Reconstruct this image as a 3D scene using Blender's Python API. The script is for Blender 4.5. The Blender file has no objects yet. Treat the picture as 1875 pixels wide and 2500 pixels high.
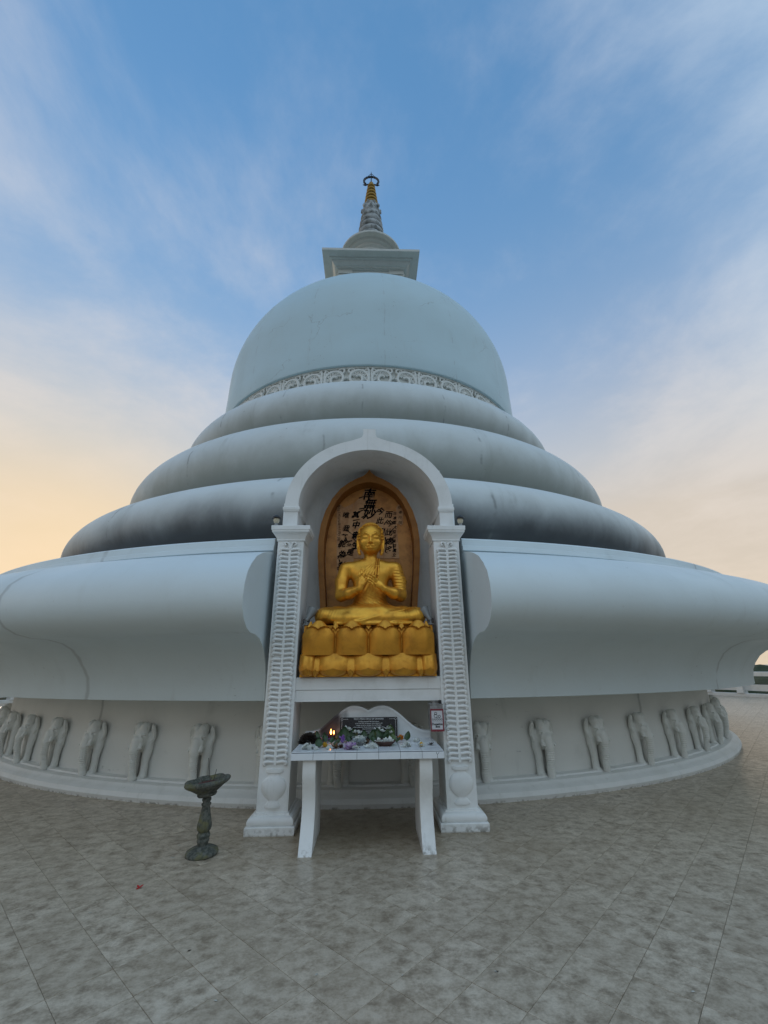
import bpy, math, random
import numpy as np
from mathutils import Vector, Matrix
R = math.radians
sin, cos, pi = math.sin, math.cos, math.pi
random.seed(7)
rng = np.random.default_rng(7)
sc = bpy.context.scene
col = sc.collection

# ------------------------------------------------------------------ camera
D = 15.52                                   # camera stands this far in front of the stupa's axis
cam_d = bpy.data.cameras.new('camera')
cam = bpy.data.objects.new('camera', cam_d)
col.objects.link(cam)
PIT, YAW, ROL = 0.3544, 0.0333, -0.0092
Fv = Vector((sin(YAW)*cos(PIT), cos(YAW)*cos(PIT), sin(PIT)))
Rv = Vector((cos(YAW), -sin(YAW), 0))
Uv = Rv.cross(Fv)
R2 = cos(ROL)*Rv + sin(ROL)*Uv
U2 = -sin(ROL)*Rv + cos(ROL)*Uv
m = Matrix((R2, U2, -Fv)).transposed().to_4x4()
m.translation = Vector((0.023, -D, 1.55))
cam.matrix_world = m
cam_d.sensor_fit = 'VERTICAL'
cam_d.sensor_height = 36
cam_d.lens = 1026.26/2500*36
cam_d.clip_end = 60000
cam_d.clip_start = 0.05
sc.camera = cam

# ------------------------------------------------------------------ sky and sun
SUN_EL, SUN_AZ = R(7), R(-36)               # low behind the stupa, a little to its left (azimuth from +Y towards +X)
world = bpy.data.worlds.new('World')
sc.world = world
world.use_nodes = True
wt = world.node_tree
for n in list(wt.nodes):
    wt.nodes.remove(n)


class NT:
    """small helper to write node trees"""
    def __init__(s, tree): s.t = tree
    def n(s, typ, **kw):
        nd = s.t.nodes.new(typ)
        for k, v in kw.items():
            if k.startswith('_'):
                setattr(nd, k[1:], v)
        return nd
    def put(s, sock, v):
        if isinstance(v, bpy.types.NodeSocket): s.t.links.new(v, sock)
        elif v is not None: sock.default_value = v
    def math(s, op, a, b=None, c=None, clamp=False):
        nd = s.n('ShaderNodeMath', _operation=op, _use_clamp=clamp)
        s.put(nd.inputs[0], a); s.put(nd.inputs[1], b)
        if c is not None: s.put(nd.inputs[2], c)
        return nd.outputs[0]
    def vmath(s, op, a, b=None):
        nd = s.n('ShaderNodeVectorMath', _operation=op)
        s.put(nd.inputs[0], a)
        if b is not None: s.put(nd.inputs[1], b)
        return nd.outputs[0]
    def xyz(s, v):
        nd = s.n('ShaderNodeSeparateXYZ'); s.put(nd.inputs[0], v); return nd.outputs
    def comb(s, x, y, z):
        nd = s.n('ShaderNodeCombineXYZ')
        for i, v in enumerate((x, y, z)): s.put(nd.inputs[i], v)
        return nd.outputs[0]
    def noise(s, vec, scale, detail=4, rough=.55, dist=0, dim='3D'):
        nd = s.n('ShaderNodeTexNoise', _noise_dimensions=dim)
        s.put(nd.inputs['Vector'], vec)
        nd.inputs['Scale'].default_value = scale; nd.inputs['Detail'].default_value = detail
        nd.inputs['Roughness'].default_value = rough; nd.inputs['Distortion'].default_value = dist
        return nd.outputs['Fac']
    def map(s, v, a, b, c=0., d=1., smooth=True):
        nd = s.n('ShaderNodeMapRange', _interpolation_type='SMOOTHSTEP' if smooth else 'LINEAR')
        s.put(nd.inputs[0], v)
        for i, q in enumerate((a, b, c, d)): s.put(nd.inputs[i+1], q)
        return nd.outputs[0]
    def mix(s, f, a, b, typ='MIX'):
        nd = s.n('ShaderNodeMix', _data_type='RGBA', _blend_type=typ)
        s.put(nd.inputs[0], f)
        for i, q in ((6, a), (7, b)):
            if isinstance(q, tuple) and len(q) == 3: q = q+(1,)
            s.put(nd.inputs[i], q)
        return nd.outputs[2]
    def ramp(s, v, stops):
        nd = s.n('ShaderNodeValToRGB')
        s.put(nd.inputs[0], v)
        el = nd.color_ramp.elements
        while len(el) < len(stops): el.new(.5)
        for e, (p, c) in zip(el, stops): e.position = p; e.color = c+(1,)
        return nd.outputs[0]


w = NT(wt)
sky = w.n('ShaderNodeTexSky', _sky_type='NISHITA')
sky.sun_disc = False
sky.sun_elevation = SUN_EL
sky.sun_rotation = SUN_AZ
sky.altitude = 30; sky.air_density = 1.0; sky.dust_density = 1.2; sky.ozone_density = 1.0
tc = w.n('ShaderNodeTexCoord').outputs['Generated']
dx, dy, dz = w.xyz(tc)
zz = w.math('MAXIMUM', dz, 0.0)
den = w.math('ADD', zz, 0.16)
px = w.math('DIVIDE', dx, den); py = w.math('DIVIDE', dy, den)
ca, sa = cos(R(28)), sin(R(28))             # wind-drawn cloud streaks run along this heading
ax = w.math('ADD', w.math('MULTIPLY', px, ca), w.math('MULTIPLY', py, sa))
ay = w.math('SUBTRACT', w.math('MULTIPLY', py, ca), w.math('MULTIPLY', px, sa))
cv = w.comb(w.math('MULTIPLY', ax, 1.0), w.math('MULTIPLY', ay, .92), 23.1)
n1 = w.noise(cv, 1.7, 10, .62, .25)
n2 = w.noise(w.comb(px, py, 6.2), .38, 3, .5, .2)
cl = w.math('ADD', w.math('MULTIPLY', n1, .72), w.math('MULTIPLY', n2, .38))
sd = w.math('ADD', w.math('MULTIPLY', dx, sin(SUN_AZ)), w.math('MULTIPLY', dy, cos(SUN_AZ)))
toward = w.map(sd, -.5, .25)                # 1 on the sunset side of the sky, 0 on the opposite side
away = w.math('SUBTRACT', 1., toward)
cv_ = w.math('ADD', w.math('SUBTRACT', cl, w.math('MULTIPLY', w.math('MULTIPLY', w.map(zz, .7, 1.), toward), .08)), w.math('MULTIPLY', away, .14))
cmask = w.map(cv_, .44, .72)
cw_ = w.ramp(zz, [(0, (.78, .62, .44)), (.30, (.72, .61, .48)), (.42, (.62, .60, .57)), (.60, (.47, .53, .62)), (.80, (.34, .46, .61)), (1, (.26, .39, .60))])
cc_ = w.ramp(zz, [(0, (.18, .17, .16)), (.2, (.30, .30, .30)), (.5, (.72, .88, 1.0)), (1, (.56, .80, 1.0))])
cl_ = w.ramp(zz, [(0, (.84, .68, .51)), (.40, (.72, .68, .65)), (.70, (.60, .63, .70)), (1, (.44, .52, .66))])
hcol = w.mix(1., w.mix(toward, cc_, cw_), (10., 10., 10.), 'MULTIPLY')
ccol = w.mix(1., w.mix(toward, cc_, cl_), (10., 10., 10.), 'MULTIPLY')
haze = w.math('MULTIPLY', w.map(zz, 1.0, .25), .88)
blue = w.mix(1., sky.outputs[0], (.95, 2.1, 3.4), 'MULTIPLY')
sr = w.n('ShaderNodeSeparateColor'); w.put(sr.inputs[0], blue)
mx = w.math('MAXIMUM', sr.outputs[0], w.math('MAXIMUM', sr.outputs[1], sr.outputs[2]))
sc_ = w.math('DIVIDE', 8.5, w.math('SQRT', w.math('ADD', 72., w.math('POWER', mx, 2.))))   # film shoulder: the glow keeps its hue
blue = w.mix(1., blue, w.comb(sc_, sc_, sc_), 'MULTIPLY')
blue = w.mix(.38, blue, (2.0, 4.5, 7.7))    # thin high veil
skyc = w.mix(haze, blue, hcol)
skyc = w.mix(w.math('MULTIPLY', cmask, w.map(toward, 0., 1., .72, .68)), skyc, ccol)
# afterglow round the hidden sun
sdot = w.n('ShaderNodeVectorMath', _operation='DOT_PRODUCT')
w.put(sdot.inputs[0], tc); sdot.inputs[1].default_value = (sin(SUN_AZ)*cos(SUN_EL), cos(SUN_AZ)*cos(SUN_EL), sin(SUN_EL))
glow = w.math('MULTIPLY', w.math('POWER', w.math('MAXIMUM', sdot.outputs['Value'], 0.), 22.), .62)
skyc = w.mix(glow, skyc, (10.6, 7.6, 4.2))
bg = w.n('ShaderNodeBackground'); w.put(bg.inputs[0], skyc); bg.inputs[1].default_value = 0.075
wo = w.n('ShaderNodeOutputWorld'); wt.links.new(bg.outputs[0], wo.inputs[0])

sun_d = bpy.data.lights.new('sun', 'SUN')
sun_d.energy = 0.5; sun_d.angle = R(14); sun_d.color = (1, .86, .68)
sun = bpy.data.objects.new('sun', sun_d); col.objects.link(sun)
sv = Vector((sin(SUN_AZ)*cos(SUN_EL), cos(SUN_AZ)*cos(SUN_EL), sin(SUN_EL)))
sun.rotation_euler = sv.to_track_quat('Z', 'Y').to_euler()
sun.location = (0, 0, 60)

sc.view_settings.view_transform = 'Standard'
sc.view_settings.look = 'None'
sc.view_settings.exposure = 0.47
sc.view_settings.gamma = 1.0
sc.view_settings.use_curve_mapping = False
sc.cycles.max_bounces = 6
sc.cycles.diffuse_bounces = 3
sc.cycles.caustics_reflective = False
sc.cycles.caustics_refractive = False

# ------------------------------------------------------------------ materials


def mat(name, base=(.8, .8, .8), rough=.5, metal=0., build=None, spec=.5, bump=None):
    mt = bpy.data.materials.new(name); mt.use_nodes = True
    t = mt.node_tree; b = t.nodes['Principled BSDF']
    b.inputs['Base Color'].default_value = base+(1,)
    b.inputs['Roughness'].default_value = rough
    b.inputs['Metallic'].default_value = metal
    b.inputs['Specular IOR Level'].default_value = spec
    if build: build(NT(t), b)
    return mt


def bump(h, b, height, strength=.2, dist=.01):
    nd = h.n('ShaderNodeBump'); nd.inputs['Strength'].default_value = strength
    nd.inputs['Distance'].default_value = dist
    h.put(nd.inputs['Height'], height); h.put(b.inputs['Normal'], nd.outputs[0])


def pos(h): return h.n('ShaderNodeNewGeometry').outputs['Position']


def stupa_paint(name, white=(.80, .81, .80), dirt=.35, seam_step=22.5, seam_off=0., seam=.5, cracks=.6, algae_shade=None, gate_=(.44, .62)):
    def f(h, b):
        P = pos(h); x, y, z = h.xyz(P)
        ang = h.math('ARCTAN2', x, h.math('MULTIPLY', y, -1.0))
        # weather streaks that run down the meridians
        sv_ = h.comb(h.math('MULTIPLY', ang, 26.), h.math('MULTIPLY', z, .55), 0.)
        st = h.noise(sv_, 1., 5, .6, .3)
        blot = h.noise(P, .9, 5, .6, .4)
        fine = h.noise(P, 14., 4, .6)
        streak = h.math('MULTIPLY', h.map(st, .56, .74), h.map(blot, .42, .62))
        c = h.mix(h.math('MULTIPLY', h.map(blot, .35, .7), .22*dirt/.35), white, (.55, .57, .54))
        c = h.mix(h.math('MULTIPLY', streak, dirt), c, (.33, .34, .31))
        c = h.mix(h.math('MULTIPLY', h.map(fine, .62, .78), .18), c, (.45, .46, .43))
        specks = h.math('MULTIPLY', h.map(h.noise(h.comb(h.math('MULTIPLY', ang, 60.), h.math('MULTIPLY', z, 14.), 2.), 1., 5, .7), .60, .68), h.map(blot, .56, .66))
        c = h.mix(h.math('MULTIPLY', specks, .55), c, (.20, .22, .22))
        if algae_shade:                     # algal stain low on each ring, underside shade painted in, ragged edge
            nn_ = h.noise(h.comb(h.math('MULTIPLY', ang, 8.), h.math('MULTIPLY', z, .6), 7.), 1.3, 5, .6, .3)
            zz_ = h.math('ADD', z, h.math('MULTIPLY', h.math('SUBTRACT', nn_, .5), algae_shade[2]))
            c = h.mix(h.map(zz_, algae_shade[0], algae_shade[1], 0., algae_shade[3]), c, algae_shade[4])
        # casting joints along the meridians, broken and wobbling
        wob = h.math('MULTIPLY', h.math('SUBTRACT', h.noise(P, 1.6, 3), .5), .025)
        a2 = h.math('ADD', h.math('ADD', ang, wob), R(seam_off)+40*R(seam_step))
        fr = h.math('MODULO', a2, R(seam_step))
        ln = h.math('ABSOLUTE', h.math('SUBTRACT', fr, R(seam_step)/2))
        sm = h.math('SUBTRACT', 1., h.map(ln, .0006, .0045))
        halo = h.math('SUBTRACT', 1., h.map(ln, .0, .035))
        gate = h.map(h.noise(h.comb(ang, z, 4.), 3.2, 2), *gate_)
        sm = h.math('MULTIPLY', h.math('MULTIPLY', sm, gate), seam)
        c = h.mix(h.math('MULTIPLY', h.math('MULTIPLY', halo, gate), .25*seam), c, (.42, .45, .46))
        c = h.mix(sm, c, (.20, .21, .20))
        # hairline cracks
        vo = h.n('ShaderNodeTexVoronoi', _feature='DISTANCE_TO_EDGE')
        nz = h.n('ShaderNodeTexNoise'); h.put(nz.inputs['Vector'], P); nz.inputs['Scale'].default_value = 2.2; nz.inputs['Detail'].default_value = 4
        wv = h.vmath('ADD', P, nz.outputs['Color'])
        h.put(vo.inputs['Vector'], wv); vo.inputs['Scale'].default_value = .42
        cr = h.math('SUBTRACT', 1., h.map(vo.outputs['Distance'], .001, .008))
        gk = h.map(h.noise(P, .75, 3, .5), .53, .62)
        c = h.mix(h.math('MULTIPLY', h.math('MULTIPLY', cr, gk), cracks), c, (.24, .24, .22))
        h.put(b.inputs['Base Color'], c)
        h.put(b.inputs['Roughness'], h.map(blot, .3, .7, .42, .62))
        bump(h, b, h.noise(P, 4.5, 4, .6), .24, .014)
    return mat(name, white, .5, build=f)


def white_wash(name, white=(.88, .89, .88), dirt=.4, low=None):
    def f(h, b):
        P = pos(h); x, y, z = h.xyz(P)
        n = h.noise(P, 3., 6, .62, .3); n2 = h.noise(P, 34., 4, .6)
        dr = h.noise(h.comb(h.math('MULTIPLY', x, 13.), h.math('MULTIPLY', y, 13.), h.math('MULTIPLY', z, 1.1)), 1., 4, .6)
        c = h.mix(h.math('MULTIPLY', h.map(n, .42, .72), dirt*.55), white, (.50, .50, .45))
        c = h.mix(h.math('MULTIPLY', h.map(dr, .58, .75), dirt*.6), c, (.42, .42, .37))
        c = h.mix(h.math('MULTIPLY', h.map(n2, .66, .8), dirt), c, (.30, .30, .27))
        if low is not None:           # splash-back mould where the foot meets the wet tiles
            g = h.math('MULTIPLY', h.math('MULTIPLY', h.map(z, low, 0.), h.map(h.noise(P, 16., 4), .46, .66)), .8)
            c = h.mix(g, c, (.24, .22, .18))
        h.put(b.inputs['Base Color'], c)
        bump(h, b, h.math('ADD', n, h.math('MULTIPLY', n2, .3)), .18, .012)
    return mat(name, white, .55, build=f)


def gold_mat(name, a=(.88, .44, .055), bcol=(.55, .23, .03), rough=.34, metal=.75):
    def f(h, b):
        P = pos(h)
        n = h.noise(P, 4.5, 5, .6, .5); n2 = h.noise(P, 38., 4, .65)
        c = h.mix(h.math('MULTIPLY', h.map(n, .42, .72), .55), a, bcol)
        c = h.mix(h.math('MULTIPLY', h.map(n2, .62, .78), .3), c, (.16, .09, .02))
        h.put(b.inputs['Base Color'], c)
        h.put(b.inputs['Roughness'], h.map(n2, .35, .7, rough-.06, rough+.16))
        bump(h, b, n2, .12, .006)
    return mat(name, a, rough, metal, f)


def speckle(name, a, b_, rough=.6, scale=20., lo=.4, hi=.65, bstr=.2, bdist=.01, metal=0., third=None):
    def f(h, b):
        P = pos(h)
        n = h.noise(P, scale, 5, .62, .2)
        c = h.mix(h.map(n, lo, hi), a, b_)
        if third:
            c = h.mix(h.map(h.noise(P, scale*.3, 4, .6), .5, .68), c, third)
        h.put(b.inputs['Base Color'], c)
        bump(h, b, n, bstr, bdist)
    return mat(name, a, rough, metal, f)


M = {}
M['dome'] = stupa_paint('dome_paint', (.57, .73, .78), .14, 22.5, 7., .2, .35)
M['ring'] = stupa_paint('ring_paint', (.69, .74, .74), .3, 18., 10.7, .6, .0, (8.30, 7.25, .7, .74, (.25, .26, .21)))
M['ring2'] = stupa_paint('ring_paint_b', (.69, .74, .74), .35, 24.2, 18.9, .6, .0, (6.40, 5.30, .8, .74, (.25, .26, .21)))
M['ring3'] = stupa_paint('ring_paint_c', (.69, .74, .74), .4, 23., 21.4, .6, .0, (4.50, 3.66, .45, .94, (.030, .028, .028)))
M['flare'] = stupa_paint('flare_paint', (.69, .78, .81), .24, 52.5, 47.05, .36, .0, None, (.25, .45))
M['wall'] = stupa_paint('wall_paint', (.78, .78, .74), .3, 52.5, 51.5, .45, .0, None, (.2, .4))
M['white'] = white_wash('white_wash')
M['white_low'] = white_wash('white_wash_foot', dirt=.5, low=.09)
M['plinth'] = white_wash('plinth_wash', (.79, .80, .78), .45, .035)
M['eleph'] = white_wash('relief_wash', (.77, .78, .74), .5)
M['harm'] = white_wash('weathered_wash', (.66, .67, .62), .6)
M['gold'] = gold_mat('gilded_paint')
M['gold2'] = gold_mat('gilded_petal', (.74, .34, .04), (.38, .145, .022), .42, .7)
M['gold3'] = gold_mat('gilded_spire', (.36, .21, .035), (.18, .10, .025), .45, .6)
M['alcove'] = speckle('ochre_alcove', (.68, .30, .075), (.44, .17, .04), .55, 6., .4, .7)
M['alcove_frame'] = gold_mat('alcove_frame', (.34, .135, .024), (.18, .065, .014), .5, .25)
M['strip'] = speckle('pale_strip', (.64, .35, .165), (.50, .24, .10), .6, 8.)
M['ink'] = mat('black_ink', (.006, .006, .008), .9, spec=.05)
M['spire'] = speckle('lichen_spire', (.50, .52, .52), (.15, .16, .15), .7, 3.2, .42, .66, .3, .03, third=(.22, .23, .22))
M['iron'] = mat('dark_iron', (.05, .06, .075), .5, .3)
M['black'] = mat('black_plastic', (.015, .015, .016), .4)
M['grey_metal'] = mat('grey_metal', (.28, .29, .29), .45, .4)
M['glass_bulb'] = mat('frosted_bulb', (.62, .56, .42), .25)
M['stone'] = speckle('mossy_stone', (.135, .14, .12), (.055, .062, .052), .85, 30., .38, .62, .5, .012, third=(.15, .145, .07))
M['ash'] = speckle('reddish_ash', (.16, .055, .05), (.05, .025, .025), .95, 60., .4, .6, .6, .01)
M['stick'] = mat('incense_stick', (.06, .04, .035), .7)


def tile_build(h, b):
    b.inputs['Specular IOR Level'].default_value = .5
    P = pos(h)
    oi = h.n('ShaderNodeObjectInfo').outputs['Random']
    gi = h.n('ShaderNodeNewGeometry').outputs['Random Per Island']
    rd = h.math('FRACT', h.math('ADD', h.math('MULTIPLY', oi, 7.31), gi))
    off = h.vmath('ADD', P, h.comb(h.math('MULTIPLY', rd, 37.), h.math('MULTIPLY', rd, 91.), h.math('MULTIPLY', rd, 13.)))
    sx, sy, sz = h.xyz(off)
    st = h.comb(h.math('ADD', sx, h.math('MULTIPLY', sy, .12)), h.math('MULTIPLY', h.math('SUBTRACT', sy, h.math('MULTIPLY', sx, .12)), 1.15), sz)
    n = h.noise(st, 10., 8, .70, .12)
    n2 = h.noise(st, 55., 4, .6, .3)
    big = h.noise(P, .55, 4, .55, .4)
    v = h.math('ADD', h.math('MULTIPLY', n, .8), h.math('MULTIPLY', n2, .22))
    c = h.ramp(v, [(.38, (.25, .20, .145)), (.46, (.39, .32, .24)), (.54, (.52, .44, .34)), (.63, (.65, .56, .445))])
    c = h.mix(h.math('MULTIPLY', h.map(rd, 0., 1.), .25), c, (.31, .245, .175))
    c = h.mix(h.math('MULTIPLY', h.map(big, .48, .68), .3), c, (.34, .265, .18))
    # trodden-in grime round the foot of the altar
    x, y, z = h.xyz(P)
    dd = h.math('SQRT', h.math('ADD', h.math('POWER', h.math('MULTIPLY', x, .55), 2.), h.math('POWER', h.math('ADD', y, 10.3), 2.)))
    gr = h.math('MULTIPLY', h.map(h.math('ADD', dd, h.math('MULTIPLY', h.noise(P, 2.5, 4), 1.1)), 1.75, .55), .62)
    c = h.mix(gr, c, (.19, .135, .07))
    h.put(b.inputs['Base Color'], c)
    h.put(b.inputs['Roughness'], h.map(v, .35, .7, .38, .26))
    bump(h, b, h.noise(st, 24., 3), .10, .003)


M['tile'] = mat('stone_look_tile', (.2, .19, .17), .4, build=tile_build)
M['grout'] = speckle('grout', (.30, .25, .185), (.19, .155, .11), .9, 30.)
M['glaze'] = speckle('white_glazed_tile', (.80, .84, .88), (.72, .76, .80), .22, 9., .45, .75, .03, .002)
M['agrout'] = mat('dark_joint', (.04, .045, .05), .8)
M['granite'] = speckle('black_granite', (.010, .010, .013), (.02, .02, .024), .22, 120.)
M['engrave'] = mat('engraved_white', (.55, .56, .56), .6)
M['rail'] = white_wash('rail_wash', (.70, .69, .66), .5)

# ------------------------------------------------------------------ mesh helpers


def tag(o, label, cat, group=None):
    o['label'] = label; o['category'] = cat
    if group: o['group'] = group
    return o


def link(o, parent=None):
    col.objects.link(o)
    if parent is not None: o.parent = parent
    return o


def empty(name, loc=(0, 0, 0)):
    o = bpy.data.objects.new(name, None); o.location = loc; o.empty_display_size = .1
    return link(o)


def mesh_fast(name, v, quads):
    me = bpy.data.meshes.new(name)
    v = np.ascontiguousarray(v, np.float32); q = np.ascontiguousarray(quads, np.int32)
    me.vertices.add(len(v)); me.vertices.foreach_set('co', v.ravel())
    k = q.shape[1]
    me.loops.add(q.size); me.loops.foreach_set('vertex_index', q.ravel())
    me.polygons.add(len(q))
    me.polygons.foreach_set('loop_start', np.arange(0, q.size, k, dtype=np.int32))
    me.polygons.foreach_set('loop_total', np.full(len(q), k, np.int32))
    me.polygons.foreach_set('use_smooth', np.zeros(len(q), bool))
    me.update(calc_edges=True); me.validate()
    return me


def smooth(me, ang=None):
    me.polygons.foreach_set('use_smooth', np.ones(len(me.polygons), bool))
    if ang is not None: me.set_sharp_from_angle(angle=R(ang))
    return me


class G:
    """collects geometry for ONE mesh"""
    def __init__(s): s.v = []; s.f = []
    def add(s, v, f):
        o = len(s.v); s.v += [tuple(p) for p in v]; s.f += [tuple(i+o for i in q) for q in f]; return s
    def box(s, x0, x1, y0, y1, z0, z1):
        return s.loft([[(x0, y0, z0), (x1, y0, z0), (x1, y1, z0), (x0, y1, z0)], [(x0, y0, z1), (x1, y0, z1), (x1, y1, z1), (x0, y1, z1)]])
    def loft(s, rings, cap0=True, cap1=True, closed=True):
        n = len(rings[0]); v = [p for r in rings for p in r]; f = []
        for i in range(len(rings)-1):
            for j in range(n if closed else n-1):
                k = (j+1) % n
                f.append((i*n+j, i*n+k, (i+1)*n+k, (i+1)*n+j))
        if cap0: f.append(tuple(range(n))[::-1])
        if cap1: f.append(tuple((len(rings)-1)*n+j for j in range(n)))
        return s.add(v, f)
    def rloft(s, x0, x1, y0, y1, prof):
        """mouldings round a rectangle: prof = [(offset, z)]"""
        return s.loft([[(x0-o, y0-o, z), (x1+o, y0-o, z), (x1+o, y1+o, z), (x0-o, y1+o, z)] for o, z in prof])
    def lathe(s, prof, n=48, c=(0, 0, 0), caps=True, sy=1.):
        rings = [[(c[0]+r*cos(2*pi*j/n), c[1]+sy*r*sin(2*pi*j/n), c[2]+z) for j in range(n)] for r, z in prof]
        return s.loft(rings, caps, caps)
    def ring(s, prof, n=192):
        """closed profile turned round the z axis"""
        k = len(prof)
        v = [(r*cos(2*pi*j/n), r*sin(2*pi*j/n), z) for j in range(n) for r, z in prof]
        f = [(j*k+i, ((j+1) % n)*k+i, ((j+1) % n)*k+(i+1) % k, j*k+(i+1) % k) for j in range(n) for i in range(k)]
        return s.add(v, f)
    def tube(s, path, rad, n=8, caps=True, flat=None):
        P = [Vector(p) for p in path]; k = len(P)
        if not hasattr(rad, '__len__'): rad = [rad]*k
        rings = []; up = None
        for i in range(k):
            t = (P[min(i+1, k-1)]-P[max(i-1, 0)]).normalized()
            if up is None:
                up = Vector((0, 0, 1)) if abs(t.z) < .9 else Vector((0, 1, 0))
            a = t.cross(up)
            if a.length < 1e-4: a = t.cross(Vector((1, 0, 0)))
            a.normalize(); b = a.cross(t).normalized(); up = b
            rings.append([tuple(P[i]+rad[i]*(a*cos(2*pi*j/n)+b*sin(2*pi*j/n))) for j in range(n)])
        return s.loft(rings, caps, caps)
    def prism(s, pts, y0, y1):
        """outline in x,z pushed from y0 to y1"""
        return s.loft([[(x, y0, z) for x, z in pts], [(x, y1, z) for x, z in pts]])
    def mesh(s, name, ang=None):
        me = bpy.data.meshes.new(name); me.from_pydata(s.v, [], s.f); me.update()
        import bmesh
        bm = bmesh.new(); bm.from_mesh(me); bmesh.ops.recalc_face_normals(bm, faces=bm.faces); bm.to_mesh(me); bm.free()
        if ang is not None: smooth(me, ang)
        return me
    def obj(s, name, m, parent=None, ang=None, loc=None, rot=None):
        me = s.mesh(name, ang); return put(name, me, m, parent, loc, rot)


def put(name, me, m, parent=None, loc=None, rot=None):
    if m is not None and len(me.materials) == 0: me.materials.append(M[m] if isinstance(m, str) else m)
    o = bpy.data.objects.new(name, me)
    if loc: o.location = loc
    if rot: o.rotation_euler = rot
    return link(o, parent)


def Y(d): return d-D                       # metres in front of the camera -> world y


def surface_nets(f, xs, ys, zs):
    nx, ny, nz = f.shape
    s = f < 0
    acc = np.zeros((nx-1, ny-1, nz-1, 3), np.float32); cnt = np.zeros((nx-1, ny-1, nz-1), np.float32)
    ax = (xs, ys, zs)
    for d in range(3):
        a = [slice(None)]*3; b = [slice(None)]*3
        a[d] = slice(0, -1); b[d] = slice(1, None)
        fa, fb = f[tuple(a)], f[tuple(b)]
        I = np.argwhere((fa < 0) != (fb < 0))
        va = fa[tuple(I.T)]; vb = fb[tuple(I.T)]; t = va/(va-vb)
        p = np.stack([ax[e][I[:, e]] for e in range(3)], 1).astype(np.float32)
        p[:, d] += t*(ax[d][I[:, d]+1]-ax[d][I[:, d]])
        o1, o2 = [e for e in range(3) if e != d]
        for q1 in (0, -1):
            for q2 in (0, -1):
                J = I.copy(); J[:, o1] += q1; J[:, o2] += q2
                ok = (J >= 0).all(1) & (J[:, 0] < nx-1) & (J[:, 1] < ny-1) & (J[:, 2] < nz-1)
                np.add.at(acc, tuple(J[ok].T), p[ok]); np.add.at(cnt, tuple(J[ok].T), 1)
    act = cnt > 0
    idx = -np.ones(act.shape, np.int64); idx[act] = np.arange(act.sum())
    V = acc[act]/cnt[act][:, None]
    Q = []
    for d in range(3):
        a = [slice(None)]*3; b = [slice(None)]*3
        a[d] = slice(0, -1); b[d] = slice(1, None)
        sa_, sb_ = s[tuple(a)], s[tuple(b)]
        o1, o2 = (d+1) % 3, (d+2) % 3
        for flip in (0, 1):
            I = np.argwhere(sa_ & ~sb_ if not flip else ~sa_ & sb_)
            ok = (I[:, o1] > 0) & (I[:, o2] > 0) & (I[:, o1] < f.shape[o1]-1) & (I[:, o2] < f.shape[o2]-1)
            I = I[ok]
            c = []
            for q1, q2 in ((-1, -1), (0, -1), (0, 0), (-1, 0)):
                J = I.copy(); J[:, o1] += q1; J[:, o2] += q2; c.append(idx[tuple(J.T)])
            q = np.stack(c, 1)
            Q.append(q[:, ::-1] if flip else q)
    return V, np.concatenate(Q)


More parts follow.
